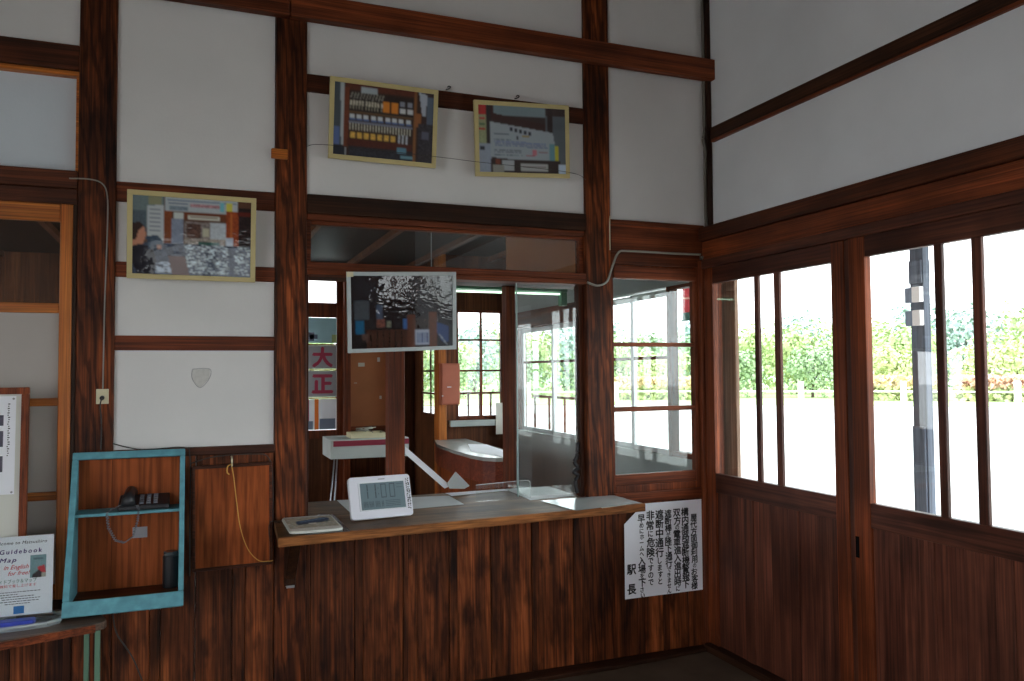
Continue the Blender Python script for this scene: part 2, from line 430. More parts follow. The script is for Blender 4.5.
wf = MB()   # rear wall behind the camera: a window band and the street entrance
wf.box(-5.3, -4.9, -6.4, -6.3, 0, 3.95, 0.5); wf.box(-4.9, -3.3, -6.4, -6.3, 0, 3.95, 0.5)
wf.box(-3.3, -3.1, -6.4, -6.3, 0, 3.95, 0.5); wf.box(-3.1, 0.18, -6.4, -6.3, 1.85, 3.95, 0.5); wf.box(-3.1, 0.18, -6.4, -6.3, 0, 0.8, 0.5)
wf.box(-1.75, -0.45, -6.4, -6.3, 0.8, 1.85, 0.5); wf.box(0.0, 0.18, -6.4, -6.3, 0.8, 1.85, 0.5)
struct('wall_front', wf, M['officewall'], 0)
struct('floor', B(-5.3, 0.14, -6.4, 0.11, -0.12, 0.0, 0.5), M['floor'], 0)
struct('ceiling', B(-5.3, 0.18, -6.4, 0.11, 3.95, 4.05, 0.5), M['ceiling'], 0)
wn = MB()
for x in (-3.1, -2.4, -1.75, -0.45, -0.22, -0.0): wn.box(x - 0.04, x + 0.04, -6.38, -6.30, 0.8, 1.85)
wn.box(-3.1, 0.02, -6.38, -6.29, 0.76, 0.82); wn.box(-3.1, 0.02, -6.38, -6.29, 1.83, 1.89)
struct('window_5', wn, M['redZ'])

# posts, rails and beams (all exposed timber)
trim(B(-3.031, -2.889, 0.0, 0.13, 0, 3.95, 0.35), M['postZ'], 0.006)
trim(B(-2.247, -2.110, 0.0, 0.13, 0, 3.95, 0.75), M['postZ'], 0.006)
trim(B(-0.700, -0.553, 0.0, 0.13, 0, 3.95, 0.55), M['postZ'], 0.006)
trim(B(0.046, 0.079, -0.022, 0.02, 2.27, 3.95, 0.2), M['sootZ'], 0.006)          # slim corner post
trim(B(-0.016, 0.12, -0.028, 0.045, 0.0, 2.10, 0.4), M['redZ'], 0.006)            # corner post by the platform wall
bm_ = MB(); bm_.box(-2.19, 0.085, -0.055, -0.002, 3.100, 3.213, 0.7)
trim(bm_, M['redX'], 0.006)
trim(B(-5.2, -2.194, -0.055, -0.002, 3.101, 3.216, 0.5), M['redX'], 0.006)
trim(B(-2.11, -0.70, 0.006, 0.03, 2.786, 2.868, 0.25), M['darkX'])
trim(B(-2.89, -2.247, 0.008, 0.03, 2.225, 2.309, 0.5), M['redX'])
trim(B(-2.89, -2.247, 0.008, 0.03, 1.907, 1.972, 0.7), M['redX'])
trim(B(-2.89, -2.247, 0.006, 0.03, 1.600, 1.662, 0.85), M['redX'])
trim(B(-2.89, -2.247, -0.006, 0.03, 1.150, 1.186, 0.35), M['darkX'])
lt = MB(); lt.box(-2.11, -0.70, -0.004, 0.10, 2.226, 2.312, 0.1)
trim(lt, M['sootX'])
lt = MB(); lt.box(-2.11, -0.70, 0.012, 0.10, 2.196, 2.226, 0.6)
trim(lt, M['redX'])
hd = MB(); hd.box(-2.11, -0.70, 0.0, 0.10, 1.972, 2.004, 0.35); hd.box(-2.11, -0.70, -0.006, 0.09, 1.946, 1.972, 0.9)
trim(hd, M['redX'])
trim(B(-5.2, -3.031, 0.0, 0.13, 2.758, 2.862, 0.4), M['darkX'])
lt = MB(); lt.box(-5.2, -3.031, -0.012, 0.13, 2.262, 2.335, 0.3); lt.box(-5.2, -3.031, 0.0, 0.13, 2.196, 2.262, 0.55)
trim(lt, M['darkX'])
fr = MB(); fr.box(-3.9, -3.031, 0.02, 0.1, 2.737, 2.758, 0.8); fr.box(-3.043, -3.031, 0.02, 0.1, 2.335, 2.737, 0.9)
trim(fr, M['orangeX'], 0.002)
struct('wall_recess', B(-5.2, -3.03, 0.055, 0.11, 2.30, 2.80, 0.5), M['recess'], 0)
trim(B(-2.268, -2.196, -0.02, 0.0, 2.458, 2.502, 0.95), M['orangeX'])            # little wooden block on the post
# header boarding over the little side window
hb = MB(); hb.box(-0.553, 0.024, 0.006, 0.04, 2.125, 2.272, 0.6); hb.box(-0.553, 0.03, 0.0, 0.04, 2.272, 2.296, 0.3)
trim(hb, M['redX'])
trim(B(-0.553, -0.0, 0.0, 0.04, 2.060, 2.125, 0.3), M['redX'])
trim(B(-0.540, -0.03, -0.006, 0.004, 1.985, 2.050, 1.0), M['redX'])
# wainscot, board and batten
def wains(name_edges, z1, y=0.012):
    mb = MB()
    for x0, x1, bat in name_edges:
        if bat: mb.box(x0, x1, y - 0.008, 0.04, 0, z1, random.uniform(0.0, 0.45))
        else: mb.box(x0 + 0.0015, x1 - 0.0015, y, 0.04, 0, z1, random.uniform(0.35, 1.0))
    return mb
we = [(-2.11, -2.093, 1), (-2.093, -1.893, 0), (-1.893, -1.857, 1), (-1.857, -1.666, 0), (-1.666, -1.645, 1), (-1.645, -1.60, 1), (-1.60, -1.442, 0), (-1.442, -1.403, 1),
      (-1.403, -1.23, 0), (-1.23, -1.178, 1), (-1.178, -1.014, 0), (-1.014, -0.976, 1), (-0.976, -0.784, 0), (-0.784, -0.70, 1)]
trim(wains(we, 0.80), M['board'], 0.002)
trim(wains([(-2.889, -2.745, 0), (-2.745, -2.706, 1), (-2.706, -2.57, 0), (-2.57, -2.42, 0), (-2.42, -2.37, 1), (-2.37, -2.247, 0)], 1.15), M['board'], 0.002)
trim(wains([(-0.553, -0.41, 0), (-0.41, -0.375, 1), (-0.375, -0.256, 0), (-0.256, -0.225, 1), (-0.225, -0.10, 0), (-0.10, -0.016, 0)], 0.81), M['board'], 0.002)
trim(B(-0.553, -0.016, -0.008, 0.05, 0.808, 0.862, 0.7), M['redX'])
gs = MB(); gs.prism([(-2.11, 0.004), (-0.016, 0.004), (-0.016, -0.05), (-0.6, -0.09), (-2.11, -0.09)], 0.0, 0.022, 'Z')
trim(gs, M['sootX'])

# ---- ticket window transom
t = empty('window_1'); t['kind'] = 'structure'
f = MB(); f.box(-2.11, -2.088, 0.03, 0.07, 2.004, 2.196); f.box(-0.722, -0.70, 0.03, 0.07, 2.004, 2.196); f.box(-2.088, -0.722, 0.03, 0.07, 2.180, 2.196)
f.build('frame', M['redX'], t, 0.003)
MB().box(-2.088, -0.722, 0.048, 0.051, 2.004, 2.180, 0.5).build('pane', M['glass_old'], t)
# ---- ticket window: sliding pane drawn across the right end
t = empty('window_2'); t['kind'] = 'structure'
MB().box(-1.062, -0.722, 0.060, 0.064, 0.87, 1.946, 0.5).build('pane', M['glass_old'], t)
MB().box(-1.068, -1.062, 0.058, 0.066, 0.87, 1.946, 0.5).build('edge_strip', plain('glass_edge', (150, 172, 168), .2), t)
MB().box(-0.722, -0.70, 0.04, 0.10, 0.852, 1.946, 0.2).build('jamb', M['darkZ'], t, 0.002)
MB().box(-2.11, -2.098, 0.03, 0.10, 0.852, 1.946, 0.5).build('jamb', M['darkZ'], t, 0.002)
# ---- side window with three panes
t = empty('window_3'); t['kind'] = 'structure'
f = MB(); f.box(-0.553, -0.540, 0.004, 0.05, 0.862, 2.072, 0.6); f.box(-0.040, -0.016, 0.004, 0.05, 0.862, 2.072, 0.5); f.box(-0.54, -0.04, 0.004, 0.05, 1.985, 2.058, 0.5)
f.box(-0.54, -0.04, 0.0, 0.05, 0.862, 0.90, 0.7); f.build('frame', M['redZ'], t, 0.003)
MB().box(-0.54, -0.04, 0.008, 0.045, 0.90, 0.955, 0.7).build('rail', M['redX'], t, 0.003)
MB().box(-0.54, -0.04, 0.008, 0.04, 1.283, 1.308, 0.6).build('rail', M['redX'], t, 0.003)
MB().box(-0.54, -0.04, 0.008, 0.04, 1.626, 1.648, 0.6).build('rail', M['redX'], t, 0.003)
for z0, z1 in ((0.955, 1.283), (1.308, 1.626), (1.648, 1.985)):
    MB().box(-0.54, -0.04, 0.024, 0.027, z0, z1, 0.5).build('pane', M['glass'], t)

# ---- left door of varnished wood
t = empty('window_10'); t['kind'] = 'structure'
f = MB(); f.box(-3.092, -3.046, -0.005, 0.035, 0.60, 2.196, 0.85); f.box(-4.0, -3.955, -0.005, 0.035, 0.60, 2.196, 0.7)
f.build('stile', M['orangeZ'], t, 0.004)
f = MB()
for z0, z1 in ((2.124, 2.196), (1.750, 1.790), (1.374, 1.406), (0.996, 1.030), (0.60, 0.66)): f.box(-3.955, -3.092, 0.0, 0.03, z0, z1)
f.build('rail', M['orangeX'], t, 0.004)
MB().box(-3.955, -3.092, 0.014, 0.017, 1.79, 2.124, 0.5).build('pane', M['glass_old'], t)
for z0, z1 in ((1.406, 1.750), (1.03, 1.374), (0.66, 0.996)):
    MB().box(-3.955, -3.092, 0.014, 0.02, z0, z1, 0.5).build('frosted_panel', plain('dull_beige_panel_%d' % int(z0 * 10), (176, 168, 160), 0.45, var=0.05), t)
f = MB()
for i in range(9): f.box(-4.0 + i * 0.1077, -4.0 + i * 0.1077 + 0.105, 0.008, 0.04, 0.0, 0.60)
trim(f, M['board'], 0.002)
trim(B(-3.046, -3.031, -0.004, 0.12, 0.6, 2.196, 0.1), M['sootZ'])

# ---- platform wall: two glazed sliding doors
def sliding(name, ys, mull, yl, x0, bats, tone):
    t = empty(name); t['kind'] = 'structure'
    a, b_ = ys      # far, near
    for y0, y1 in ((a, a - yl[0]), (b_ + yl[1], b_)): MB().box(x0, x0 + 0.036, y0, y1, 0.04, 2.05, tone).build('stile', M['redZ'], t, 0.003)
    ya, yb = a - yl[0], b_ + yl[1]
    MB().box(x0 + .002, x0 + 0.034, ya, yb, 1.963, 2.05, .3).build('top_rail', M['doorY'], t, 0.003)
    MB().box(x0 + .002, x0 + 0.034, ya, yb, 0.848, 0.949, .1).build('middle_rail', M['doorY'], t, 0.003)
    for m0, m1 in mull: MB().box(x0 + .002, x0 + 0.020, m0, m1, 0.949, 1.963, .4).build('glazing_bar', M['doorZ'], t, 0.003)
    yy = [ya] + [v for mm in mull for v in mm] + [yb]
    for i in range(0, len(yy), 2): MB().box(x0 + .015, x0 + .018, yy[i], yy[i + 1], 0.949, 1.963, .5).build('pane', M['glass'], t)
    p = MB(); y = ya
    cuts = sorted([v for bb in bats for v in bb], reverse=True)
    pts = [ya] + cuts + [yb]
    for i in range(len(pts) - 1):
        isb = (pts[i], pts[i + 1]) in [tuple(q) for q in bats]
        if isb: p.box(x0 + .008, x0 + .03, pts[i], pts[i + 1], 0.04, 0.848, .35)
        else:
            n = max(1, round((pts[i] - pts[i + 1]) / 0.16)); d = (pts[i + 1] - pts[i]) / n
            for k in range(n): p.box(x0 + .014, x0 + .03, pts[i] + k * d, pts[i] + (k + 1) * d, 0.04, 0.848, random.uniform(.3, 1))
    p.build('panel', M['doorZ'], t, 0.0015)
    return t
sliding('door_2', (-0.030, -1.040), ((-0.446, -0.477), (-0.592, -0.630)), (0.076, 0.073), 0.0, ((-0.326, -0.398), (-0.655, -0.719)), .6)
d3 = sliding('door_3', (-1.078, -2.12), ((-1.496, -1.530), (-1.652, -1.692)), (0.086, 0.086), -0.008, ((-1.389, -1.457), (-1.704, -1.771)), .5)
MB().box(-0.0105, 0.0, -1.084, -1.102, 0.715, 0.802, .5).build('finger_pull', plain('dark_slot', (10, 8, 8), .8, spec=.1), d3)
trim(B(0.006, 0.04, -1.040, -1.078, 0.04, 2.05, .15), M['doorZ'])
trim(B(-0.028, 0.13, -0.028, -6.3, 2.198, 2.272, .2), M['darkY'])
trim(B(-0.006, 0.13, -0.028, -6.3, 2.098, 2.198, .75), M['redY'])
trim(B(-0.014, 0.13, -0.028, -6.3, 2.050, 2.098, .4), M['doorY'])
trim(B(0.055, 0.085, -0.035, -6.3, 2.768, 2.834, .3), M['sootY'])
trim(B(0.060, 0.085, -0.035, -6.3, 2.754, 2.768, .8), M['redY'], 0.002)
trim(B(-0.035, 0.14, -0.028, -6.3, 0.0, 0.040, .2), M['sootY'])
trim(B(-0.01, 0.13, -2.12, -2.24, 0.0, 2.05, .4), M['doorZ'])
# unseen window added to the same wall beside the camera, to bring in light
t = empty('window_4'); t['kind'] = 'structure'
f = MB()
for y in (-2.27, -3.07, -3.90, -4.70, -5.4, -6.1): f.box(0.02, 0.06, y - .03, y + .03, 0.9, 1.95)
f.box(0.02, 0.06, -6.12, -2.24, 0.88, 0.95); f.box(0.02, 0.06, -6.12, -2.24, 1.90, 1.97)
f.build('frame', M['doorZ'], t, 0.003)
MB().box(0.038, 0.041, -6.12, -2.24, 0.95, 1.90, .5).build('pane', M['glass'], t)

# ================================================================== the office behind the counter
FZ = 0.12
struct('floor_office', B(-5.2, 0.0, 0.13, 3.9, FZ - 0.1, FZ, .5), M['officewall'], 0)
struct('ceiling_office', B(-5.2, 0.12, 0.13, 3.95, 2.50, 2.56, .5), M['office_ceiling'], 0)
cb = MB()
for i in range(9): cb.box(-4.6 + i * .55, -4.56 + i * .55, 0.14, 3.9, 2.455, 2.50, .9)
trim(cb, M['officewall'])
ow = MB()
ow.box(0.0, 0.10, 0.046, 2.95, 0, 1.0, .5); ow.box(0.0, 0.10, 0.046, 2.95, 1.99, 2.5, .5)
struct('wall_office_right', ow, [M['greygreen']], 0)
trim(B(-0.01, 0.10, 1.30, 1.38, 1.0, 1.99, .3), M['redZ']); 
trim(B(-0.005, 0.05, 0.30, 0.34, 1.0, 1.99, .3), M['redZ'])
trim(B(-0.015, 0.10, 1.38, 2.95, 1.865, 2.0, .2), M['redY'])
fw = MB(); fw.box(-0.62, 0.0, 2.85, 2.95, 0, 1.09, .5); fw.box(-0.62, 0.0, 2.85, 2.95, 2.03, 2.5, .4); fw.box(-0.62, -0.50, 2.85, 2.95, 1.09, 2.03, .6); fw.box(-0.06, 0.1, 2.85, 2.95, 1.09, 2.03, .6)
struct('wall_office_back', fw, M['officewall'], 0)
sw = MB(); sw.box(-0.62, -0.595, 2.95, 3.00, 0, 2.5, .5); sw.box(-0.62, -0.595, 3.55, 3.9, 0, 2.5, .6); sw.box(-0.62, -0.595, 3.00, 3.55, 0, 1.10, .4); sw.box(-0.62, -0.595, 3.00, 3.55, 1.98, 2.5, .4)
struct('wall_office_side', sw, M['officewall'], 0)
bw = MB(); bw.box(-5.2, -1.66, 3.8, 3.9, 0, 2.5, .5); bw.box(-1.66, -1.30, 3.8, 3.9, 0, 0.90, .2); bw.box(-1.30, -0.595, 3.8, 3.9, 0, 2.5, .5); bw.box(-1.66, -1.30, 3.8, 3.9, 2.40, 2.5, .5)
struct('wall_office_rear', bw, M['officewall'], 0)
wo = MB(); wo.box(-5.3, -5.2, 0.11, 3.95, 0, 0.8, .5); wo.box(-5.3, -5.2, 0.11, 3.95, 2.1, 2.55, .5); wo.box(-5.3, -5.2, 0.11, 0.9, 0.8, 2.1, .5); wo.box(-5.3, -5.2, 3.3, 3.95, 0.8, 2.1, .5)  # out of view; the big opening is added to light the office
struct('wall_office_left', wo, M['officewall'], 0)

# office windows with white metal sashes
def office_window(name, y0, y1, zt=1.9, n=2):
    t = empty(name); t['kind'] = 'structure'
    wdt = (y1 - y0) / n
    for i in range(n):
        a, b_ = y0 + i * wdt, y0 + (i + 1) * wdt; x = 0.03 + 0.025 * i
        s = MB(); s.box(x, x + .02, a, a + .035, 1.0, zt); s.box(x, x + .02, b_ - .035, b_, 1.0, zt); s.box(x, x + .02, a, b_, 1.0, 1.03); s.box(x, x + .02, a, b_, zt - .04, zt)
        s.build('sash', M['alu'], t, 0.002)
        s = MB(); s.box(x + .002, x + .018, a + .035, b_ - .035, 1.565, 1.585); s.build('glazing_bar', M['redY'], t)
        MB().box(x + .009, x + .012, a + .035, b_ - .035, 1.03, zt - .04, .5).build('pane', M['glass'], t)
    g0 = max(y0, 1.3)
    r = MB(); r.box(0.15, 0.17, g0, y1, 1.275, 1.295)
    k = int((y1 - g0) / .3)
    for i in range(k + 1): r.box(0.152, 0.168, g0 + .1 + i * .3, g0 + .1 + i * .3 + .014, 1.0, 1.275)
    r.build('guard_rail', M['redZ'], t)
office_window('window_6', 0.34, 1.30, 1.98)
t = empty('window_11'); t['kind'] = 'structure'
f = MB(); f.box(0.0, 0.06, 0.05, 0.30, 1.0, 1.03); f.box(0.0, 0.06, 0.05, 0.30, 1.97, 1.99); f.build('frame', M['redY'], t)
MB().box(0.03, 0.033, 0.05, 0.30, 1.03, 1.97, .5).build('pane', M['glass'], t)
office_window('window_7', 1.38, 2.72, 1.865)
trim(B(-0.02, 0.10, 2.72, 2.86, 0.9, 2.0, .4), M['redZ'])
t = empty('window_8'); t['kind'] = 'structure'
f = MB(); f.box(-0.50, -0.475, 2.86, 2.90, 1.09, 2.03); f.box(-0.085, -0.06, 2.86, 2.90, 1.09, 2.03); f.box(-0.5, -0.06, 2.86, 2.90, 1.09, 1.12); f.box(-0.5, -0.06, 2.86, 2.90, 2.01, 2.03)
f.build('frame', M['redZ'], t, 0.002)
f = MB(); f.box(-0.275, -0.257, 2.865, 2.89, 1.12, 2.01)
for z in (1.765, 1.50): f.box(-0.475, -0.085, 2.865, 2.89, z, z + .016)
f.build('glazing_bar', M['redZ'], t)
MB().box(-0.475, -0.085, 2.876, 2.879, 1.12, 2.01, .5).build('pane', M['glass'], t)
f = MB(); f.box(-0.6, -0.02, 3.02, 3.04, 1.30, 1.32)
for i in range(6): f.box(-0.55 + i * .105, -0.535 + i * .105, 3.02, 3.035, 1.0, 1.30)
f.build('guard_rail', M['redZ'], t)
t = empty('window_9'); t['kind'] = 'structure'
f = MB(); f.box(-0.617, -0.60, 3.00, 3.02, 1.10, 1.98); f.box(-0.617, -0.60, 3.53, 3.55, 1.10, 1.98); f.box(-0.617, -0.60, 3.00, 3.55, 1.10, 1.13); f.box(-0.617, -0.60, 3.00, 3.55, 1.95, 1.98)
f.box(-0.615, -0.602, 3.25, 3.262, 1.13, 1.95)
for z in (1.30, 1.50, 1.75): f.box(-0.615, -0.602, 3.02, 3.53, z, z + .016)
f.build('frame', M['darkZ'], t)
MB().box(-0.610, -0.607, 3.02, 3.53, 1.13, 1.95, .5).build('pane', M['glass'], t)
trim(B(-0.57, -0.02, 2.79, 2.85, 1.035, 1.085, .5), M['greygreen'], .003)
# glazed door in the far left of the office
t = empty('door_4'); t['kind'] = 'structure'
f = MB(); f.box(-1.66, -1.615, 3.79, 3.84, 0.14, 2.40); f.box(-1.355, -1.30, 3.79, 3.84, 0.14, 2.40)
for z0, z1 in ((0.90, 0.975), (1.262, 1.275), (1.52, 1.532), (1.752, 1.765), (2.01, 2.145), (2.36, 2.40)): f.box(-1.615, -1.355, 3.795, 3.835, z0, z1)
f.build('frame', M['redZ'], t, 0.002)
for z0, z1 in ((0.975, 1.262), (1.275, 1.52), (1.532, 1.752), (1.765, 2.01), (2.145, 2.36)):
    MB().box(-1.615, -1.355, 3.812, 3.815, z0, z1, .5).build('pane', M['glass'], t)
# inner posts
trim(B(-1.02, -0.60, 0.30, 0.32, 2.02, 2.45, .8), M['brownboard'], 0)
trim(B(-2.2, -0.3, 0.50, 0.70, 1.995, 2.06, .3), M['darkX'])
trim(B(-1.620, -1.534, 0.50, 0.59, FZ, 1.995, .7), M['redZ'], 0.005)
trim(B(-0.902, -0.846, 0.62, 0.70, FZ, 1.995, .4), M['redZ'], 0.005)
trim(B(-1.300, -1.24, 3.70, 3.80, FZ, 2.5, .5), M['redZ'], 0.005)
trim(B(-0.88, -0.80, 3.68, 3.80, FZ, 2.5, .8), M['redZ'], 0.005)
trim(B(-0.672, -0.600, 2.80, 2.93, FZ, 2.5, .9), M['orangeZ'], 0.005)
trim(B(-1.24, -0.88, 3.775, 3.80, 0.97, 1.0, .5), M['redX'], 0.003)
# ================================================================== things in the waiting room
def pic_frame(cx, z0, w, h, th, ph, y0):
    """local frame of a hung picture: u to the right, v up along the tilted face, n out of the face"""
    up = Vector((0, -math.sin(th), math.cos(th)))
    def xf(u, v, n=0.0):
        u2 = u * math.cos(ph) - (v - h / 2) * math.sin(ph); v2 = u * math.sin(ph) + (v - h / 2) * math.cos(ph) + h / 2
        nn = Vector((0, -math.cos(th), -math.sin(th)))
        return Vector((cx, y0, z0)) + Vector((u2, 0, 0)) + up * v2 + nn * n
    return xf
def slab(mb, xf, u0, u1, v0, v1, n0, n1, tone=None, mi=0):
    P = [xf(u, v, n) for n in (n0, n1) for v in (v0, v1) for u in (u0, u1)]
    return mb.add(P, [(0, 2, 3, 1), (4, 5, 7, 6), (0, 1, 5, 4), (2, 6, 7, 3), (0, 4, 6, 2), (1, 3, 7, 5)], tone, mi)
def framed(label, cx, z0, w, h, th, ph, fm, canvas, pm, fwd=0.021, y0=-0.012):
    xf = pic_frame(cx, z0, w, h, th, ph, y0)
    t = thing('framed_photograph', label, 'framed photograph', xf(0, 0, 0), group=None)
    f = MB(); D = 0.018
    for u0, u1, v0, v1 in ((-w/2, w/2, 0, fwd), (-w/2, w/2, h - fwd, h), (-w/2, -w/2 + fwd, fwd, h - fwd), (w/2 - fwd, w/2, fwd, h - fwd)):
        slab(f, xf, u0, u1, v0, v1, 0, D, .5)
    f.build('frame', fm, t, 0.002)
    b = MB(); slab(b, xf, -w/2 + fwd, w/2 - fwd, fwd, h - fwd, 0.001, 0.010, .5)
    b.build('backing', M['brownboard'], t)
    canvas.mesh('photo_print', pm, t, lambda u, v: xf(-w/2 + fwd + u * (w - 2*fwd), fwd + v * (h - 2*fwd), 0.0125))
    return t, xf

# photograph 1: rack of keys and ticket stamps
c = Canvas(104, 72, (58, 40, 34))
c.rect(0, 0, 10, 72, (74, 84, 90)); c.poly([(6, 0), (10, 0), (13, 72), (8, 72)], (176, 184, 186)); c.rect(0, 44, 6, 62, (92, 112, 160)); c.rect(0, 62, 12, 72, (40, 44, 54))
c.rect(11, 0, 84, 6, (92, 48, 34), .1); c.rect(10, 4, 15, 64, (112, 58, 36), .1); c.rect(27, 2, 44, 10, (170, 182, 188)); c.rect(15, 8, 82, 28, (44, 34, 32), .2)
for i in range(11):
    x = 16 + i * 3.2; c.line(x, 13 + (i % 2), x + 2, 8, (150, 150, 140)); c.rect(x, 16, x + 2, 21, (196, 190, 170), .2); c.rect(x, 21, x + 1, 25, (150, 148, 130), .2)
c.rect(50, 14, 57, 25, (214, 132, 46)); c.rect(59, 14, 66, 25, (214, 132, 46)); c.rect(57, 14, 59, 25, (80, 50, 30))
for i in range(2): c.rect(68 + i * 8, 12, 73 + i * 8, 17, (140, 146, 160)); c.rect(68 + i * 8, 19, 74 + i * 8, 24, (210, 214, 216))
c.rect(15, 27, 82, 29, (104, 78, 50))
for i in range(9): c.rect(16 + i * 7.4, 30, 21 + i * 7.4, 34, (206, 212, 216)); c.rect(16 + i * 7.4, 34, 22 + i * 7.4, 36, (88, 112, 160)); 
c.rect(15, 37, 82, 39, (126, 132, 150))
for i in range(22): c.rect(16 + i * 3, 39, 17.6 + i * 3, 46, (208, 208, 190), .15)
for i in range(7): c.rect(17 + i * 7, 48, 22 + i * 7, 54, (214, 170, 78), .12)
for i in range(3): c.rect(67 + i * 4, 46, 69 + i * 4, 55, (188, 196, 206), .15)
c.rect(14, 55, 82, 62, (84, 40, 28), .15); c.rect(16, 62, 86, 72, (46, 46, 54), .3); c.rect(66, 59, 76, 65, (96, 140, 160)); c.rect(70, 67, 84, 70, (112, 156, 170))
c.rect(83, 0, 86, 72, (136, 92, 54)); c.rect(84, 22, 91, 36, (150, 96, 56)); c.poly([(88, 0), (97, 2), (96, 24), (92, 24)], (176, 184, 196)); c.rect(97, 4, 104, 32, (92, 104, 120)); c.rect(88, 32, 104, 72, (54, 50, 56), .3); c.rect(92, 40, 100, 48, (92, 96, 112))
P1, xf1 = framed('pale gold framed photo of a key and ticket rack, hung highest on the upper wall', -1.7685, 2.4725, .5058, .3654, .115, -.0075, M['frame_gold'], c, M['print'], y0=-0.03)
# photograph 2: ticket office notice
c = Canvas(94, 70, (60, 44, 42))
c.rect(16, 0, 72, 10, (124, 142, 148)); c.poly([(13, 0), (16, 0), (16, 8), (76, 18), (76, 26), (12, 14)], (62, 34, 30)); c.rect(72, 8, 94, 60, (92, 100, 106)); c.rect(74, 0, 80, 30, (50, 34, 32))
c.rect(0, 0, 8, 10, (182, 50, 50)); c.rect(0, 10, 8, 40, (152, 158, 120), .08); c.rect(1, 13, 7, 15, (190, 60, 60)); c.rect(1, 19, 7, 21, (80, 110, 80)); c.rect(0, 24, 7, 26, (180, 60, 50)); c.rect(8, 0, 13, 42, (48, 38, 38))
c.rect(0, 40, 13, 70, (150, 160, 176), .04); c.rect(1, 43, 6, 47, (50, 50, 60))
c.poly([(12, 17), (80, 26), (86, 60), (12, 54)], (160, 170, 176))
for i in range(5): c.rect(33 + i * 5, 22 + i, 36 + i * 5, 26 + i, (40, 44, 56))
c.rect(16, 29, 32, 30, (70, 76, 90)); c.rect(40, 31, 42, 35, (60, 60, 70)); c.rect(46, 30, 54, 32, (160, 140, 90)); 
for k, (y, x1, col) in enumerate(((35, 34, (76, 90, 110)), (37, 72, (88, 108, 170)), (39, 72, (84, 98, 150)), (41, 74, (96, 110, 150)), (46, 46, (80, 86, 96)), (48, 46, (96, 104, 116)), (51, 46, (80, 90, 100)))):
    for x in range(16, x1): 
        if random.random() < .75: c.rect(x, y + (x - 16) * .03, x + 1, y + 1 + (x - 16) * .03, col)
c.rect(57, 45, 62, 51, (198, 120, 130)); c.rect(64, 47, 74, 48, (150, 90, 100)); c.rect(50, 51, 60, 52, (170, 80, 90))
c.rect(76, 38, 82, 56, (104, 150, 160)); c.rect(82, 40, 86, 56, (196, 190, 60))
c.rect(12, 56, 88, 70, (52, 38, 34)); c.rect(24, 57, 37, 68, (170, 176, 180)); c.rect(14, 62, 26, 70, (150, 150, 140)); c.rect(44, 60, 74, 68, (176, 178, 176)); c.rect(46, 63, 72, 64, (110, 90, 90)); c.rect(86, 60, 94, 70, (190, 206, 224)); c.rect(17, 56, 22, 62, (120, 60, 40))
P2, xf2 = framed('pale gold framed photo of a printed ticket notice, hung slightly crooked near the post', -1.0726, 2.4654, .5056, .3635, .102, .0578, M['frame_gold'], c, M['print'], y0=-0.03)
# photograph 3: people at a window
c = Canvas(110, 74, (96, 66, 50))
c.rect(0, 0, 28, 30, (110, 126, 128), .05); c.rect(14, 0, 26, 8, (140, 140, 110)); c.rect(0, 14, 12, 40, (82, 96, 104), .08); c.poly([(13, 9), (28, 8), (28, 44), (13, 40)], (186, 192, 194))
for i in range(6): c.rect(15, 12 + i * 4, 25, 13 + i * 4, (110, 116, 124))
c.rect(29, 0, 97, 13, (178, 186, 190), .03); c.rect(31, 2, 96, 3, (96, 110, 140)); c.rect(32, 5, 50, 6, (90, 100, 120)); c.rect(52, 5, 80, 8, (176, 130, 136), .2); c.rect(33, 8, 50, 12, (120, 134, 144), .1); c.rect(80, 2, 84, 11, (120, 190, 200)); c.rect(86, 2, 92, 11, (204, 196, 84))
c.rect(28, 13, 35, 50, (128, 70, 42), .1); c.rect(37, 14, 46, 20, (200, 206, 200)); c.rect(35, 20, 46, 48, (132, 142, 160), .08); c.rect(46, 13, 88, 20, (112, 62, 40)); c.rect(50, 16, 80, 20, (206, 204, 190)); c.rect(52, 17, 78, 18, (120, 100, 80))
c.rect(47, 22, 86, 44, (130, 120, 116), .25); c.rect(49, 24, 62, 38, (90, 66, 58), .3); c.rect(64, 28, 70, 36, (190, 186, 160)); c.rect(71, 22, 86, 42, (188, 196, 202), .08); c.rect(47, 38, 86, 45, (150, 140, 130), .3); c.rect(60, 41, 80, 45, (50, 92, 84), .2)
c.rect(86, 10, 98, 46, (150, 70, 38), .15); c.rect(90, 12, 92, 46, (186, 104, 50)); c.rect(86, 36, 93, 44, (190, 200, 214)); c.rect(98, 6, 110, 52, (46, 36, 36), .3); c.rect(97, 10, 110, 14, (96, 36, 28))
c.rect(0, 44, 110, 74, (64, 74, 92), .3)
for i in range(420):  # window reflections painted into the lower print as pale ripples
    x = random.uniform(46, 108); y = random.uniform(44, 72); 
    if x > 88 and x < 94: continue
    g = random.choice((150, 190, 226, 240)); c.rect(x, y, x + random.uniform(1, 4), y + 1, (g * .9, g * .97, g))
for i in range(60): x = random.uniform(16, 44); y = random.uniform(62, 72); c.rect(x, y, x + random.uniform(2, 6), y + 1, (190, 204, 220))
c.poly([(0, 28), (6, 26), (11, 30), (12, 38), (9, 46), (4, 50), (0, 50)], (196, 138, 112)); c.poly([(0, 26), (7, 25), (10, 29), (5, 34), (3, 42), (0, 42)], (58, 44, 40))
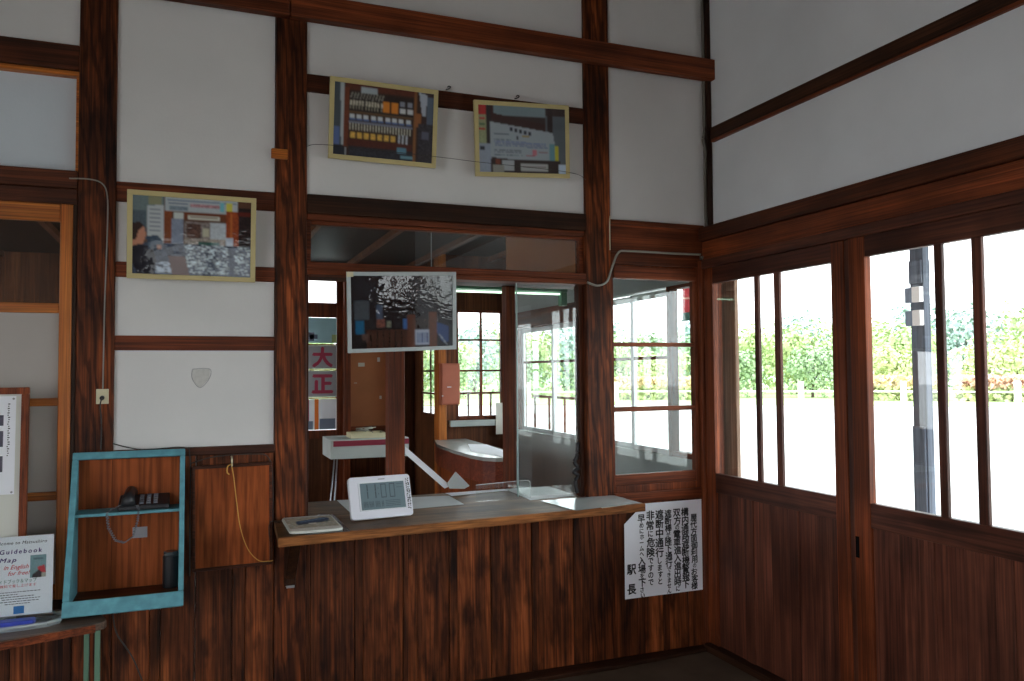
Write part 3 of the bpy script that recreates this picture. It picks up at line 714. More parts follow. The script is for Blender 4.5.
c.poly([(0, 48), (6, 46), (18, 48), (22, 60), (20, 74), (4, 74), (0, 62)], (40, 40, 48)); c.poly([(12, 38), (22, 37), (28, 42), (24, 50), (14, 50)], (56, 74, 92)); c.rect(22, 46, 26, 50, (176, 130, 110)); c.poly([(32, 56), (48, 56), (52, 74), (36, 74)], (92, 58, 50))
P3, xf3 = framed('pale gold framed photo of people at a ticket window, hung left between two posts', -2.5888, 1.8973, .5068, .3648, .094, -.003, M['frame_gold'], c, M['print_film_thin'], y0=-0.03)
# photograph 4: dark interior in a grey frame
c = Canvas(100, 70, (30, 28, 32))
c.rect(0, 0, 32, 30, (28, 30, 36), .15); c.rect(3, 24, 17, 42, (66, 74, 80), .1); c.rect(24, 28, 30, 42, (64, 78, 98), .1); c.rect(4, 43, 12, 56, (20, 92, 130), .1); c.rect(24, 42, 32, 50, (110, 66, 56), .3); c.rect(34, 44, 38, 50, (110, 112, 96), .2); c.rect(50, 42, 55, 52, (60, 96, 150), .1)
c.rect(14, 52, 62, 70, (62, 36, 26), .12)
for x in range(18, 62, 6): c.rect(x, 53, x + 1, 70, (38, 24, 20))
c.rect(54, 38, 62, 70, (84, 46, 30), .1); c.rect(62, 42, 76, 70, (44, 32, 28), .15); c.rect(76, 36, 84, 70, (92, 52, 34), .1); c.rect(62, 53, 76, 68, (156, 164, 184), .05)
for i in range(5): c.rect(64 + i * 2.4, 56, 65.5 + i * 2.4, 66, (70, 84, 120), .2)
c.poly([(84, 46), (96, 50), (96, 66), (90, 66), (84, 56)], (40, 64, 110)); c.rect(10, 56, 16, 64, (82, 62, 56), .2)
c.line(86, 58, 94, 68, (140, 150, 160)); c.rect(0, 62, 14, 70, (22, 20, 24)); c.rect(97, 10, 100, 70, (24, 24, 28))
P4, xf4 = framed('grey framed dark photo of a room, hung crooked over the ticket window top', -1.6833, 1.5989, .5143, .3681, .1265, .0381, M['frame_grey'], c, M['print_film'], fwd=0.018, y0=-0.03)
tp = MB(); slab(tp, xf4, -.257, -.228, .345, .368, .0182, .0192, .5); tp.build('yellow_tape', M['ivory'], P4)

def cable(name, label, cat, pts, r, mat, parent=None):
    # smooth the polyline with Catmull-Rom
    P = [Vector(p) for p in pts]; Q = []
    for i in range(len(P) - 1):
        p0, p1, p2, p3 = P[max(i-1, 0)], P[i], P[i+1], P[min(i+2, len(P)-1)]
        for k in range(6):
            s = k / 6.0
            Q.append(0.5 * ((2*p1) + (p2-p0)*s + (2*p0-5*p1+4*p2-p3)*s*s + (3*p1-p0-3*p2+p3)*s**3))
    Q.append(P[-1])
    o = MB().tube(Q, r, 6).build(name, mat, parent, 0, True)
    if parent is None: tag(o, label, cat)
    return o
cable('wire', 'thin dark wire strung across the upper wall in front of two pictures', 'wire', [(-2.112, -.008, 2.527), (-2.02, -.082, 2.522), (-1.5, -.082, 2.514), (-1.32, -.07, 2.512), (-.84, -.082, 2.50), (-.70, -.008, 2.489)], .0012, M['cable_dark'])
for (x, z, lab) in ((-1.44, 2.868, 'small iron hook on the dark rail above the key rack photo'), (-1.08, 2.866, 'small twisted iron hook on the rail above the crooked notice photo')):
    cable('hook', lab, 'hook', [(x - .012, -.002, z + .003), (x, -.012, z + .006), (x + .008, -.014, z + .014), (x, -.012, z + .018), (x - .006, -.010, z + .012)], .003, M['cable_dark'])

# light switch plate and its cable
t = thing('switch_plate', 'small ivory electrical plate on the left post', 'switch', (-2.93, 0, 1.379))
MB().box(-2.953, -2.907, -.012, 0.0, 1.379, 1.440).build('plate', M['ivory'], t, .002)
MB().tube([(-2.93, -.012, 1.405), (-2.93, -.03, 1.403)], .009, 10).build('plug', M['black'], t)
cable('flex', None, None, [(-2.93, -.03, 1.403), (-2.936, -.03, 1.37), (-2.932, -.012, 1.30), (-2.934, -.006, 1.19)], .003, M['cable_dark'], t)
cable('cable', 'thin pale cable running down the left post to the ivory plate', 'cable', [(-3.06, -.018, 2.30), (-2.985, -.006, 2.305), (-2.94, -.006, 2.29), (-2.921, -.006, 2.24), (-2.919, -.006, 2.1), (-2.926, -.006, 1.8), (-2.929, -.006, 1.441)], .003, M['cable'])
M['cable_mid'] = plain('mid_grey_cable', (112, 106, 96), .6)
cable('cable', 'grey cable running down beside the slim corner post', 'cable', [(.034, -.008, 3.93), (.036, -.008, 3.3), (.034, -.010, 2.85), (.018, -.022, 2.77), (.034, -.018, 2.70), (.036, -.008, 2.6), (.036, -.008, 2.35), (.034, -.018, 2.29), (.02, -.03, 2.23), (.03, -.038, 2.16), (-.01, -.035, 2.108)], .0075, M['cable_mid'])
cable('cable', 'pale grey cable looping over the frame of the small side window', 'cable', [(-.02, -.035, 2.128), (-.2, -.018, 2.128), (-.46, -.018, 2.128), (-.52, -.018, 2.115), (-.555, -.014, 2.04), (-.585, -.012, 1.965), (-.64, -.012, 1.94), (-.70, -.012, 1.955)], .006, M['cable'])
cable('cable', 'short pale wire running down beside the upper side window boarding', 'cable', [(-.556, -.006, 2.31), (-.562, -.006, 2.285), (-.562, -.006, 2.13)], .003, M['ivory'])
cable('cable', 'thin black cable drooping over the blue box and the brown panel', 'cable', [(-2.89, -.006, 1.215), (-2.78, -.03, 1.188), (-2.62, -.03, 1.19), (-2.595, -.03, 1.15), (-2.593, -.03, .95), (-2.592, -.03, .65)], .0025, M['cable_dark'])
cable('cable', 'thin black cable looped along the top of the brown panel', 'cable', [(-2.593, -.02, 1.12), (-2.5, -.03, 1.145), (-2.35, -.03, 1.15), (-2.275, -.03, 1.13), (-2.256, -.02, 1.0), (-2.258, -.02, .72)], .0025, M['cable_dark'])
cable('cable', 'thin grey cable trailing down the boards beside the green table legs', 'cable', [(-2.885, -.012, .58), (-2.87, -.012, .45), (-2.8, -.012, .32), (-2.73, -.012, .1), (-2.73, -.02, .004)], .003, M['cable_dark'])
# shield-shaped mark on the plaster
pm = MB(); pm.prism([(-2.588, 1.520), (-2.518, 1.520), (-2.520, 1.478), (-2.553, 1.442), (-2.562, 1.442), (-2.588, 1.478)], .0175, .020, 'Y')
pm2 = plain('bare_plaster_mark', (210, 208, 202), .9, var=.15, vs=60)
o = pm.build('plaster_patch', pm2, None, .001); tag(o, 'small shield-shaped bare patch on the white wall under the people photo', 'wall patch')
cable('rim', None, None, [(-2.588, .0165, 1.520), (-2.518, .0165, 1.520), (-2.520, .0165, 1.478), (-2.556, .0165, 1.440), (-2.588, .0165, 1.478), (-2.588, .0165, 1.519)], .0012, M['label_grey'], o)

# ---- blue telephone box with slanted open front
bx0, bx1, bz0, bz1, bd0, bd1 = -3.027, -2.616, .600, 1.179, .04, .293
def fy(z): return -(bd0 + (bd1 - bd0) * (bz1 - z) / (bz1 - bz0))
t = thing('wall_box', 'flaking blue wooden box with slanted open front, hung on the left post', 'wall box', (-2.82, 0, bz0))
b = MB()
for x in (bx0, bx1 - .014): b.prism([(-.002, bz0), (-.002, bz1), (fy(bz1), bz1), (fy(bz0), bz0)], x, x + .014, 'X')
b.box(bx0 + .014, bx1 - .014, fy(bz1), -.002, bz1 - .014, bz1); b.box(bx0 + .014, bx1 - .014, fy(bz0) + .006, -.002, bz0, bz0 + .016)
b.build('body', M['blue'], t, .002)
b = MB(); b.box(bx0 + .014, -2.892, -.0035, -.0005, bz0 + .016, bz1 - .014, .6); b.box(-2.890, bx1 - .014, -.0035, -.0005, bz0 + .016, bz1 - .014, .95); b.build('back_boards', M['panel'], t)
MB().box(bx0 + .015, bx1 - .015, fy(bz0) + .03, -.004, bz0 + .016, bz0 + .022).build('floor_board', M['darkX'], t)
f = MB()
dv = Vector((0, fy(bz0) - fy(bz1), bz0 - bz1)); Ld = dv.length; dn_ = dv.normalized(); nn = Vector((0, dn_.z, -dn_.y)); nn = nn if nn.y < 0 else -nn
def fp(u, s, n): return Vector((u, fy(bz1), bz1)) + dn_ * s + nn * n
def fbar(u0, u1, s0, s1):
    P = [fp(u, s, n) for n in (0, .014) for s in (s1, s0) for u in (u0, u1)]
    f.add(P, [(0, 2, 3, 1), (4, 5, 7, 6), (0, 1, 5, 4), (2, 6, 7, 3), (0, 4, 6, 2), (1, 3, 7, 5)])
fbar(bx0 - .003, bx1 + .003, -.004, .026); fbar(bx0 - .003, bx1 + .003, Ld - .056, Ld + .002)
fbar(bx0 - .003, bx0 + .020, .026, Ld - .056); fbar(bx1 - .017, bx1 + .003, .026, Ld - .056)
f.build('front_frame', M['blue'], t, .004)
MB().box(bx0 + .014, bx1 - .014, fy(.955) + .004, -.003, .940, .952).build('shelf', M['blue'], t, .002)
# telephone on the shelf
t = thing('telephone', 'black push-button telephone on the shelf of the blue box', 'telephone', (-2.77, -.07, .9525))
b = MB(); b.prism([(-.125, .954), (-.018, .954), (-.018, 1.005), (-.125, .972)], -2.86, -2.672, 'X'); b.build('base', M['black'], t, .005)
h = MB(); h.tube([(-2.822, -.134, .975), (-2.822, -.128, 1.0), (-2.82, -.10, 1.012), (-2.818, -.04, 1.022), (-2.818, -.015, 1.008)], [.027, .025, .02, .02, .026], 12); h.build('handset', M['black'], t, 0, True)
k = MB()
for i in range(3):
    for j in range(4):
        x = -2.775 + i * .026; y = -.105 + j * .021; z = .978 + j * .0066
        k.obox((x, y, z + .002), (.008, 0, 0), (0, .006, .002), (0, -.001, .004))
k.build('keypad', M['key'], t, .001)
pts = []
path = [Vector(p) for p in ((-2.84, -.135, .985), (-2.895, -.165, .96), (-2.888, -.175, .90), (-2.862, -.175, .85), (-2.83, -.175, .838), (-2.80, -.17, .86), (-2.785, -.165, .92), (-2.782, -.15, .965), (-2.79, -.12, .975))]
for i in range(len(path) - 1):
    for s in range(40):
        p = path[i].lerp(path[i + 1], s / 40); a = (i * 40 + s) * .9
        pts.append(p + Vector((math.cos(a) * .0045, math.sin(a) * .0045, math.cos(a) * .002)))
MB().tube(pts, .0016, 4).build('coiled_cord', M['cord_grey'], t, 0, True)
o = MB().box(-2.813, -2.757, -.0055, -.0037, .822, .866, .5).build('card', M['label_grey'], None); tag(o, 'small grey card stuck to the boards inside the blue box', 'card')
t = thing('canister', 'black cylindrical canister standing in the corner of the blue box', 'canister', (-2.665, -.06, .6225))
b = MB(); b.tube([(-2.665, -.06, .6225), (-2.665, -.06, .75)], .031, 20); b.build('body', M['black'], t, .002)
b = MB(); b.tube([(-2.665, -.06, .75), (-2.665, -.06, .768)], .028, 20); b.build('lid', M['plastic_dark'], t, .002)
# ---- brown panel hanging by the post, yellow string
xfp = pic_frame(-2.422, .668, .324, .445, .05, .012, -.010)
t = thing('hanging_board', 'plain brown wooden panel hanging between the blue box and the post', 'wooden panel', (-2.422, -.01, .668))
b = MB(); slab(b, xfp, -.150, .150, .012, .433, .004, .016, .7); b.build('board', M['panel'], t)
b = MB()
for q in ((-.162, .162, 0, .012), (-.162, .162, .433, .445), (-.162, -.150, .012, .433), (.150, .162, .012, .433)): slab(b, xfp, *q, 0, .024, .3)
b.build('frame', M['darkX'], t, .002)
t = thing('string', 'yellow string hanging from a hook over the brown panel', 'string', (-2.42, -.06, 1.10))
cable('cord', None, None, [(-2.43, -.055, 1.11), (-2.421, -.06, 1.06), (-2.408, -.062, .95), (-2.392, -.062, .84), (-2.362, -.062, .75), (-2.318, -.06, .697), (-2.275, -.06, .690), (-2.262, -.10, .70)], .0022, M['string'], t)
cable('loop', None, None, [(-2.425, -.058, 1.115), (-2.445, -.062, 1.105), (-2.447, -.06, 1.08), (-2.438, -.06, 1.07)], .003, M['string'], t)
cable('hook', None, None, [(-2.428, .004, 1.14), (-2.428, -.05, 1.135), (-2.428, -.06, 1.115), (-2.428, -.05, 1.10)], .0035, M['ivory'], t)
cable('string', 'thin dark cord looping from under the left counter end', 'cord', [(-2.262, -.02, .69), (-2.268, -.03, .76), (-2.275, -.05, .83), (-2.268, -.10, .866), (-2.24, -.16, .868)], .002, M['cable_dark'])

# ---- the counter
CZ = .852
t = thing('ticket_counter', 'worn wooden ticket counter shelf under the office window opening', 'counter', (-1.4, 0, CZ - .036))
top = [(-2.270, -.405), (-.536, -.284), (-.545, -.004), (-.722, -.004), (-.722, .45), (-2.098, .45), (-2.098, -.004), (-2.250, -.004)]
MB().prism([(-2.268, -.385), (-.538, -.264), (-.547, -.004), (-.722, -.004), (-.722, .45), (-2.098, .45), (-2.098, -.004), (-2.250, -.004)], CZ - .030, CZ, 'Z', .6).build('top_board', M['counter'], t, .002)
MB().prism([(-2.270, -.405), (-.536, -.284), (-.537, -.264), (-2.270, -.385)], CZ - .037, CZ + .0005, 'Z', .9).build('edge_strip', M['counter_edge'], t, .003)
for x in (-2.205,):
    b = MB(); b.prism([(-.004, .57), (-.004, .815), (-.24, .815), (-.24, .79), (-.045, .60), (-.04, .57)], x, x + .045, 'X'); o = b.build('bracket', M['sootZ'], t, .003)
MB().box(-2.200, -2.165, -.042, -.004, .560, .572).build('bracket_tip', M['steel'], t, .002)

def flat(name, label, cat, pts, z, th, mat, parent=None, bevel=0):
    o = MB().prism(pts, z, z + th, 'Z', .5).build(name, mat, parent, bevel)
    if parent is None: tag(o, label, cat)
    return o
# picture tray with a train on it
t = thing('picture_board', 'small rounded board with a picture of a blue train, lying at the left counter end', 'picture board', (-2.11, -.21, CZ + .001))
def rr(x0, x1, y0, y1, r, n=5):
    P = []
    for cx, cy, a0 in ((x1 - r, y1 - r, 0), (x0 + r, y1 - r, 90), (x0 + r, y0 + r, 180), (x1 - r, y0 + r, 270)):
        for k in range(n + 1): a = R(a0 + 90 * k / n); P.append((cx + r * math.cos(a), cy + r * math.sin(a)))
    return P
flat('folder', 'smoky grey plastic folder under the train picture board', 'folder', [(-2.16, -.385), (-1.985, -.384), (-1.985, .03), (-2.05, .06), (-2.09, -.02), (-2.16, -.02)], CZ + .001, .002, M['plastic_dark'])
flat('base', None, None, rr(-2.222, -2.008, -.372, -.035, .03), CZ + .0035, .011, M['paper_aged'], t, .003)
c = Canvas(60, 40, (170, 158, 138)); 
for i in range(260): x = random.uniform(0, 60); y = random.uniform(0, 40); c.rect(x, y, x + 3, y + 1, random.choice(((150, 160, 150), (206, 198, 186), (120, 130, 120), (190, 170, 150))))
c.poly([(12, 14), (50, 6), (56, 10), (54, 16), (18, 24), (11, 21)], (30, 50, 84)); c.poly([(16, 15), (50, 8), (52, 10), (18, 17)], (84, 110, 140)); c.poly([(11, 22), (54, 17), (54, 19), (14, 25)], (50, 54, 60)); c.rect(26, 21, 36, 23, (220, 214, 196)); c.rect(0, 0, 60, 2, (206, 206, 200)); c.rect(0, 34, 60, 40, (214, 208, 200), .08)
c.mesh('picture', M['print_matte'], t, lambda u, v: Vector((-2.214 + u * .198, -.362 + v * .317, CZ + .0152)))
# papers on the counter
flat('paper_sheet', 'large pale sheet lying behind the clock on the counter', 'paper', [(-1.903, .437), (-1.34, .342), (-1.352, .054), (-1.906, .002)], CZ + .001, .0012, M['paper_grey'])
flat('desk_mat', 'pale mat on the far right corner of the counter, behind the glass', 'mat', [(-.985, .44), (-.735, .425), (-.735, .077), (-1.012, .033)], CZ + .001, .002, M['paper_grey'])
flat('paper_strip', 'long narrow white sheet along the back edge of the counter', 'paper', [(-1.33, .44), (-.99, .445), (-.99, .39), (-1.33, .33)], CZ + .001, .0012, M['paper'])
t = thing('clear_folder', 'clear plastic folder with a beige sheet, at the right counter end', 'folder', (-.76, -.16, CZ + .001))
flat('sheet', None, None, [(-.80, -.03), (-.580, -.03), (-.572, -.262), (-.79, -.318)], CZ + .001, .001, M['paper_aged'], t)
cl = MB()
NX, NY = 16, 8
def clp(i, j, dz):
    u, v = i / NX, j / NY
    x0, y0 = -.974 + u * .412, -.018; x1, y1 = -.942 + u * .38, -.345 + u * .065
    x = x0 + (x1 - x0) * v; y = y0 + (y1 - y0) * v
    return (x, y, CZ + .004 + dz + .003 * abs(noise.noise(Vector((x * 26, y * 26, 0)))))
V = [clp(i, j, d) for d in (0, .0008) for j in range(NY + 1) for i in range(NX + 1)]; n1 = (NX + 1) * (NY + 1); Fc = []
for j in range(NY):
    for i in range(NX):
        a = j * (NX + 1) + i; Fc += [(a, a + 1, a + NX + 2, a + NX + 1), (n1 + a, n1 + a + NX + 1, n1 + a + NX + 2, n1 + a + 1)]
cl.add(V, Fc, .5); cl.build('clear_cover', M['tray_plastic'], t, 0, True)
# little clear acrylic screen
t = thing('acrylic_screen', 'low clear acrylic screen with a rounded corner, standing on the counter', 'acrylic screen', (-1.16, .1, CZ + .001))
out_ = [(-1.275, CZ + .002), (-.982, CZ + .002), (-.982, .925), (-.988, .938), (-1.002, .944), (-1.275, .936)]
MB().prism(out_, .099, .102, 'Y', .5).build('sheet', M['acrylic'], t)
cable('edge', None, None, [(-1.275, .1005, .936), (-1.14, .1005, .941), (-1.01, .1005, .944), (-.988, .1005, .938), (-.982, .1005, .922), (-.982, .1005, CZ + .003)], .0014, M['edge'], t)
# strip of paper hanging behind the counter
t = thing('paper_ribbon', 'white paper ribbon slanting down behind the counter from the inner post', 'paper', (-1.34, .48, .875))
b = MB()
A0, A1 = Vector((-1.535, .49, 1.105)), Vector((-1.290, .47, .885)); d = (A1 - A0).normalized(); s = Vector((0, 0, 1)).cross(Vector((0, 1, 0)))
b.add([A0, A1, A1 - Vector((.035, 0, .012)), A0 - Vector((0, 0, .04)), *[q + Vector((0, .002, 0)) for q in (A0, A1, A1 - Vector((.035, 0, .012)), A0 - Vector((0, 0, .04)))]],
      [(3, 2, 1, 0), (4, 5, 6, 7), (0, 1, 5, 4), (1, 2, 6, 5), (2, 3, 7, 6), (3, 0, 4, 7)], .5); b.build('strip', M['paper'], t)
b = MB(); tri = [(-1.315, .900), (-1.265, .962), (-1.185, .880), (-1.215, .866), (-1.30, .872)]
b.prism(tri, .462, .466, 'Y', .5); b.build('folded_end', M['paper_grey'], t, .001)

# ---- digital clock
cyaw, cth = .099, .332
U = Vector((math.cos(cyaw), math.sin(cyaw), 0)); V_ = Vector((-math.sin(cth) * math.sin(cyaw), math.sin(cth) * math.cos(cyaw), math.cos(cth))); N_ = U.cross(V_)
C0 = Vector((-1.802, -.179, CZ + .0085)); CW, CH = .284, .187
def ck(u, v, n=0): return C0 + U * ((u - .5) * CW) + V_ * ((1 - v) * CH) + N_ * n      # u, v from the upper left
t = thing('digital_clock', 'white digital clock with grey display, standing on the ticket counter', 'clock', C0)
def plate(name, mat, u0, u1, v0, v1, n0, n1, r, bev=.002, parent=None):
    P = rr(u0 * CW, u1 * CW, v0 * CH, v1 * CH, r); k = len(P); mb = MB()
    mb.add([ck(a / CW, b_ / CH, n) for n in (n0, n1) for a, b_ in P], [tuple(range(k)), tuple(range(2 * k - 1, k - 1, -1))] + [(i, k + i, k + (i + 1) % k, (i + 1) % k) for i in range(k)], .5)
    return mb.build(name, mat, parent or t, bev)
plate('body', M['clock'], 0, 1, 0, 1, -.022, 0, .014, .003)
rim = plate('bezel', M['silver'], .145, .895, .135, .815, 0, .003, .004, .001)
scr = plate('display', M['lcd'], .172, .885, .165, .795, .003, .004, .002, 0)
dg_ = MB()
def seg(u0, u1, v0, v1): 
    P = [ck(u, v, n) for n in (.004, .0044) for v in (v1, v0) for u in (u0, u1)]
    dg_.add(P, [(0, 2, 3, 1), (4, 5, 7, 6), (0, 1, 5, 4), (2, 6, 7, 3), (0, 4, 6, 2), (1, 3, 7, 5)], .5)
for u in (.275, .405): seg(u, u + .018, .20, .36); seg(u, u + .018, .37, .53)
seg(.455, .463, .28, .31); seg(.455, .463, .42, .45)
for u in (.50, .64):
    for q in ((0, .012, .20, .53), (.075, .087, .20, .53), (0, .087, .20, .222), (0, .087, .51, .532)): seg(u + q[0], u + q[1], q[2], q[3])
for u in (.21, .25, .30, .34, .40, .44, .50): seg(u, u + .008, .60, .74); seg(u, u + .028, .665, .675); seg(u + .02, u + .028, .60, .74)
for v in (.60, .64, .68, .72): seg(.56, .80, v, v + .012)
for v in (.22, .30): seg(.76, .86, v, v + .01)
dg_.build('digits', M['lcd_ink'], scr)
dg_ = MB(); seg(.47, .58, .075, .095); 
dg_.build('maker_mark', M['label_grey'], t)
dg_ = MB(); random.seed(5)
for i in range(15):
    v = .10 + i * .05
    for k_ in range(2):
        u = .915 + k_ * .032 + random.uniform(-.004, .004)
        if v > .8 and k_ == 0: continue
        for q in range(3): du = random.uniform(0, .016); dvv = random.uniform(0, .026); seg(u + du, u + du + random.choice((.008, .018)), v + dvv, v + dvv + random.choice((.009, .024)))
dg_.build('handwriting', M['ink'], t)
b = MB(); b.add([ck(.38, .05, -.022), ck(.62, .05, -.022), ck(.62, .05, -.022) + Vector((0, .073, -.160)), ck(.38, .05, -.022) + Vector((0, .073, -.160)), ck(.38, .12, -.022), ck(.62, .12, -.022), ck(.62, .05, -.022) + Vector((0, .067, -.160)), ck(.38, .05, -.022) + Vector((0, .067, -.160))], [(0, 1, 2, 3), (7, 6, 5, 4), (0, 4, 5, 1), (3, 2, 6, 7), (0, 3, 7, 4), (1, 5, 6, 2)], .5)
b.build('rear_stand', M['clock'], t)

# ---- handwritten notice
t = thing('notice_sheet', 'white notice with brushed black Japanese writing, under the side window', 'notice', (-.26, -.004, .315))
MB().prism([(-.497, .315), (-.02, .315), (-.02, .800), (-.420, .800), (-.420, .765), (-.497, .700)], -.004, -.002, 'Y', .5).build('sheet', M['paper'], t)
cols = [(694.5, 513, 588, '屋代方面御利用のお客様'), (685.5, 507, 587, '構内通路遮断機警報下'), (677, 508, 590, '双方の電車進入進出時に'), (668, 509, 592, '遮断棒が降下通行できません'),
        (659, 509, 583, '遮断中通行しますと'), (649.8, 510, 584, '非常に危険ですので'), (641, 514, 596, '早めにホームへ入場を下さい')]
ent = []
def pz(px, py): # pixel-free layout: columns are spaced .0552 m apart on the sheet
    return
kana = set('のがにでさいしますとめホームへせんをきせん')
for k, (cx_, ya, yb, s_) in enumerate(cols):
    X = -.497 + (cx_ - 624) * .00604
    zt = .800 - (ya - 498 - (703 - cx_) * .09) * .00535; zb = .800 - (yb - 498 - (703 - cx_) * .10) * .00535
    wts = [0.72 if ch in kana else 1.0 for ch in s_]; L = zt - zb; tot = sum(wts); z = zt
    for ch, wt in zip(s_, wts):
        hh = L * wt / tot; z -= hh / 2
        ent.append((ch, X + random.uniform(-.002, .002), z, min(.052, hh * 1.12) if wt == 1 else min(.042, hh * 1.05), 1.0 if wt == 1 else .9)); z -= hh / 2
for ch, cy in (('駅', 568), ('長', 587)): ent.append((ch, -.497 + (630.5 - 624) * .00604, .800 - (cy - 498 - 72.5 * .10) * .00535, .058, .95))
glyphs(ent, 'writing', M['ink'], t, lambda u, v: Vector((u, -.0046, v)), bold=.03)

# ---- notice board leaning at the far left
xfn = pic_frame(-3.40, .588, .46, .865, -.045, 0, -.155)
t = thing('notice_board', 'brown framed notice board leaning on the left door', 'notice board', (-3.40, -.155, .588))
b = MB()
for q in ((-.23, .23, 0, .026), (-.23, .23, .839, .865), (-.23, -.204, .026, .839), (.204, .23, .026, .839)): slab(b, xfn, *q, 0, .02)
b.build('frame', M['redZ'], t, .003)
b = MB(); slab(b, xfn, -.204, .204, .026, .839, .002, .010, .5); b.build('board', M['paper_aged'], t)
t = thing('pinned_poster', 'white printed sheet pinned on the leaning notice board', 'poster', xfn(.0, .46, .012))
b = MB(); slab(b, xfn, -.16, .186, .46, .832, .0105, .0115, .5); b.build('sheet', M['paper'], t)
b = MB()
for v in (.72, .64, .545): slab(b, xfn, .05, .146, v, v + (.04 if v > .7 else .06), .0116, .0122, .5)
b.build('pictures', plain('printed_pictures', (96, 92, 110), .6, var=.6, vs=50), t)
b = MB(); random.seed(11)
for i in range(24): v = .80 - i * .0085; u = .160 + random.uniform(-.002, .002); slab(b, xfn, u, u + random.choice((.004, .007)), v, v + .004, .0116, .0122, .5)
b.build('small_print', M['ink'], t)
for v in (.822, .468): MB().tube([xfn(.178, v, .0115), xfn(.178, v, .0165)], .004, 8).build('pin', M['label_grey'], t)

# ---- table at the lower left
TZ = .585
t = thing('side_table', 'narrow wooden table with green legs at the lower left', 'table', (-3.35, -.33, 0))
d = Vector((.957, .290)); q = Vector((-.290, .957)); o0 = Vector((-2.868, -.345))
def tp_(a, b_): v = o0 + d * a + q * b_; return (v.x, v.y)
tb = [tp_(-1.1, 0), tp_(-.045, 0), tp_(-.014, .008), tp_(-.002, .03), tp_(0, .05), tp_(0, .30), tp_(-1.1, .30)]
MB().prism(tb, TZ - .028, TZ, 'Z', .6).build('top', M['tablewood'], t, .004)
tb2 = [tp_(-1.1, -.006), tp_(-.045, -.006), tp_(-.045, 0), tp_(-1.1, 0)]
MB().prism(tb2, TZ - .03, TZ - .003, 'Z', .9).build('front_edge', M['redX'], t, .002)
for a, b_ in ((-.030, .035), (-.022, .27), (-1.06, .03), (-1.06, .27)):
    x, y = tp_(a, b_); MB().box(x - .009, x + .009, y - .009, y + .009, .001, TZ - .028).build('leg', M['pb_green'], t, .002)
t = thing('plastic_tray', 'clear plastic tray on the lower left table', 'tray', (-3.3, -.25, TZ + .001))
tr = [(-3.62, -.40), (-3.07, -.335), (-3.035, -.30), (-3.03, -.22), (-3.06, -.195), (-3.62, -.195)]
MB().prism(tr, TZ + .001, TZ + .005, 'Z', .5).build('tray_floor', M['tray_plastic'], t)
rimm = MB()
for i in range(len(tr)):
    a, b_ = Vector(tr[i]), Vector(tr[(i + 1) % len(tr)]); rimm.tube([(a.x, a.y, TZ + .014), (b_.x, b_.y, TZ + .014)], .008, 6)
rimm.build('rim', M['tray_plastic'], t, 0, True)
o = MB().box(-3.42, -3.115, -.325, -.275, TZ + .006, TZ + .03, .5).build('pen_case', M['blue_plastic'], None, .006); tag(o, 'flat blue plastic case lying in the clear tray under the sign', 'case')
# ---- guidebook sign
xs = pic_frame(-3.170, .616, .206, .286, -.06, .0, -.245)
t = thing('guide_sign', 'white sign offering an English guidebook, on the lower left table', 'sign', (-3.17, -.245, .592))
b = MB(); slab(b, xs, -.103, .103, 0, .286, 0, .0015, .5); b.build('sheet', M['paper'], t)
b = MB(); slab(b, xs, -.107, .107, -.006, .288, .0022, .0042, .5); slab(b, xs, -.107, .107, -.024, -.006, -.02, .03, .5); b.build('acrylic_holder', M['acrylic'], t)
def word(s, u0, v, size, sx, lean=0.0, name='lettering', mat=None, bold=.012, tilt=0.0, gap=1.0):
    c_ = bpy.data.curves.new('tmp', 'FONT'); c_.body = s;  c_.shear = lean; c_.space_character = gap; c_.resolution_u = 3
    o_ = bpy.data.objects.new('tmp', c_); COL.objects.link(o_); bpy.context.view_layer.update()
    me = bpy.data.meshes.new_from_object(o_.evaluated_get(bpy.context.evaluated_depsgraph_get()))
    mb = MB()
    for q in range(4): e = bold * size * .9; ox, oy = ((0, 0), (e, 0), (-e, 0), (0, e))[q]; mb.add([xs(u0 + p.co.x * size * sx + ox, v + p.co.y * size + oy, .0018 + q * .00003) for p in me.vertices], [tuple(p.vertices) for p in me.polygons], .5)
    bpy.data.objects.remove(o_); bpy.data.curves.remove(c_); bpy.data.meshes.remove(me)
    return mb.build(name, mat, t)
word('Welcome to Matsushiro', -.099, .258, .0165, .98, .25, mat=M['ink'], bold=.015, gap=1.12)
word('·Guidebook', -.082, .224, .0225, 1.0, .1, mat=M['purple'], bold=.035, gap=1.38)
word('·Map', -.084, .194, .0225, 1.25, .3, mat=M['purple'], bold=.035, gap=1.25)
word('in English', -.058, .168, .022, 0.98, .35, mat=M['redink'], bold=.015)
word('for free!', -.044, .146, .022, 0.95, .35, mat=M['redink'], bold=.015)
word('ガイドブック＆マップ', -.085, .118, .0165, .82, 0, mat=M['greenink'], bold=.01)
word('無料で差し上げます', -.068, .103, .0125, 1.05, 0, mat=M['redink'], bold=.01)
c = Canvas(22, 30, (120, 156, 160)); c.rect(0, 0, 22, 18, (122, 158, 164), .08); c.rect(4, 4, 18, 6, (80, 110, 120)); c.poly([(10, 16), (20, 14), (22, 24), (12, 24)], (200, 60, 70)); c.poly([(3, 26), (12, 20), (20, 26), (18, 30), (3, 30)], (30, 34, 44)); c.rect(16, 24, 22, 30, (170, 170, 160))
c.mesh('picture', M['print'], t, lambda u, v: xs(.028 + u * .052, .132 + v * .082, .0019))
b = MB(); random.seed(3)
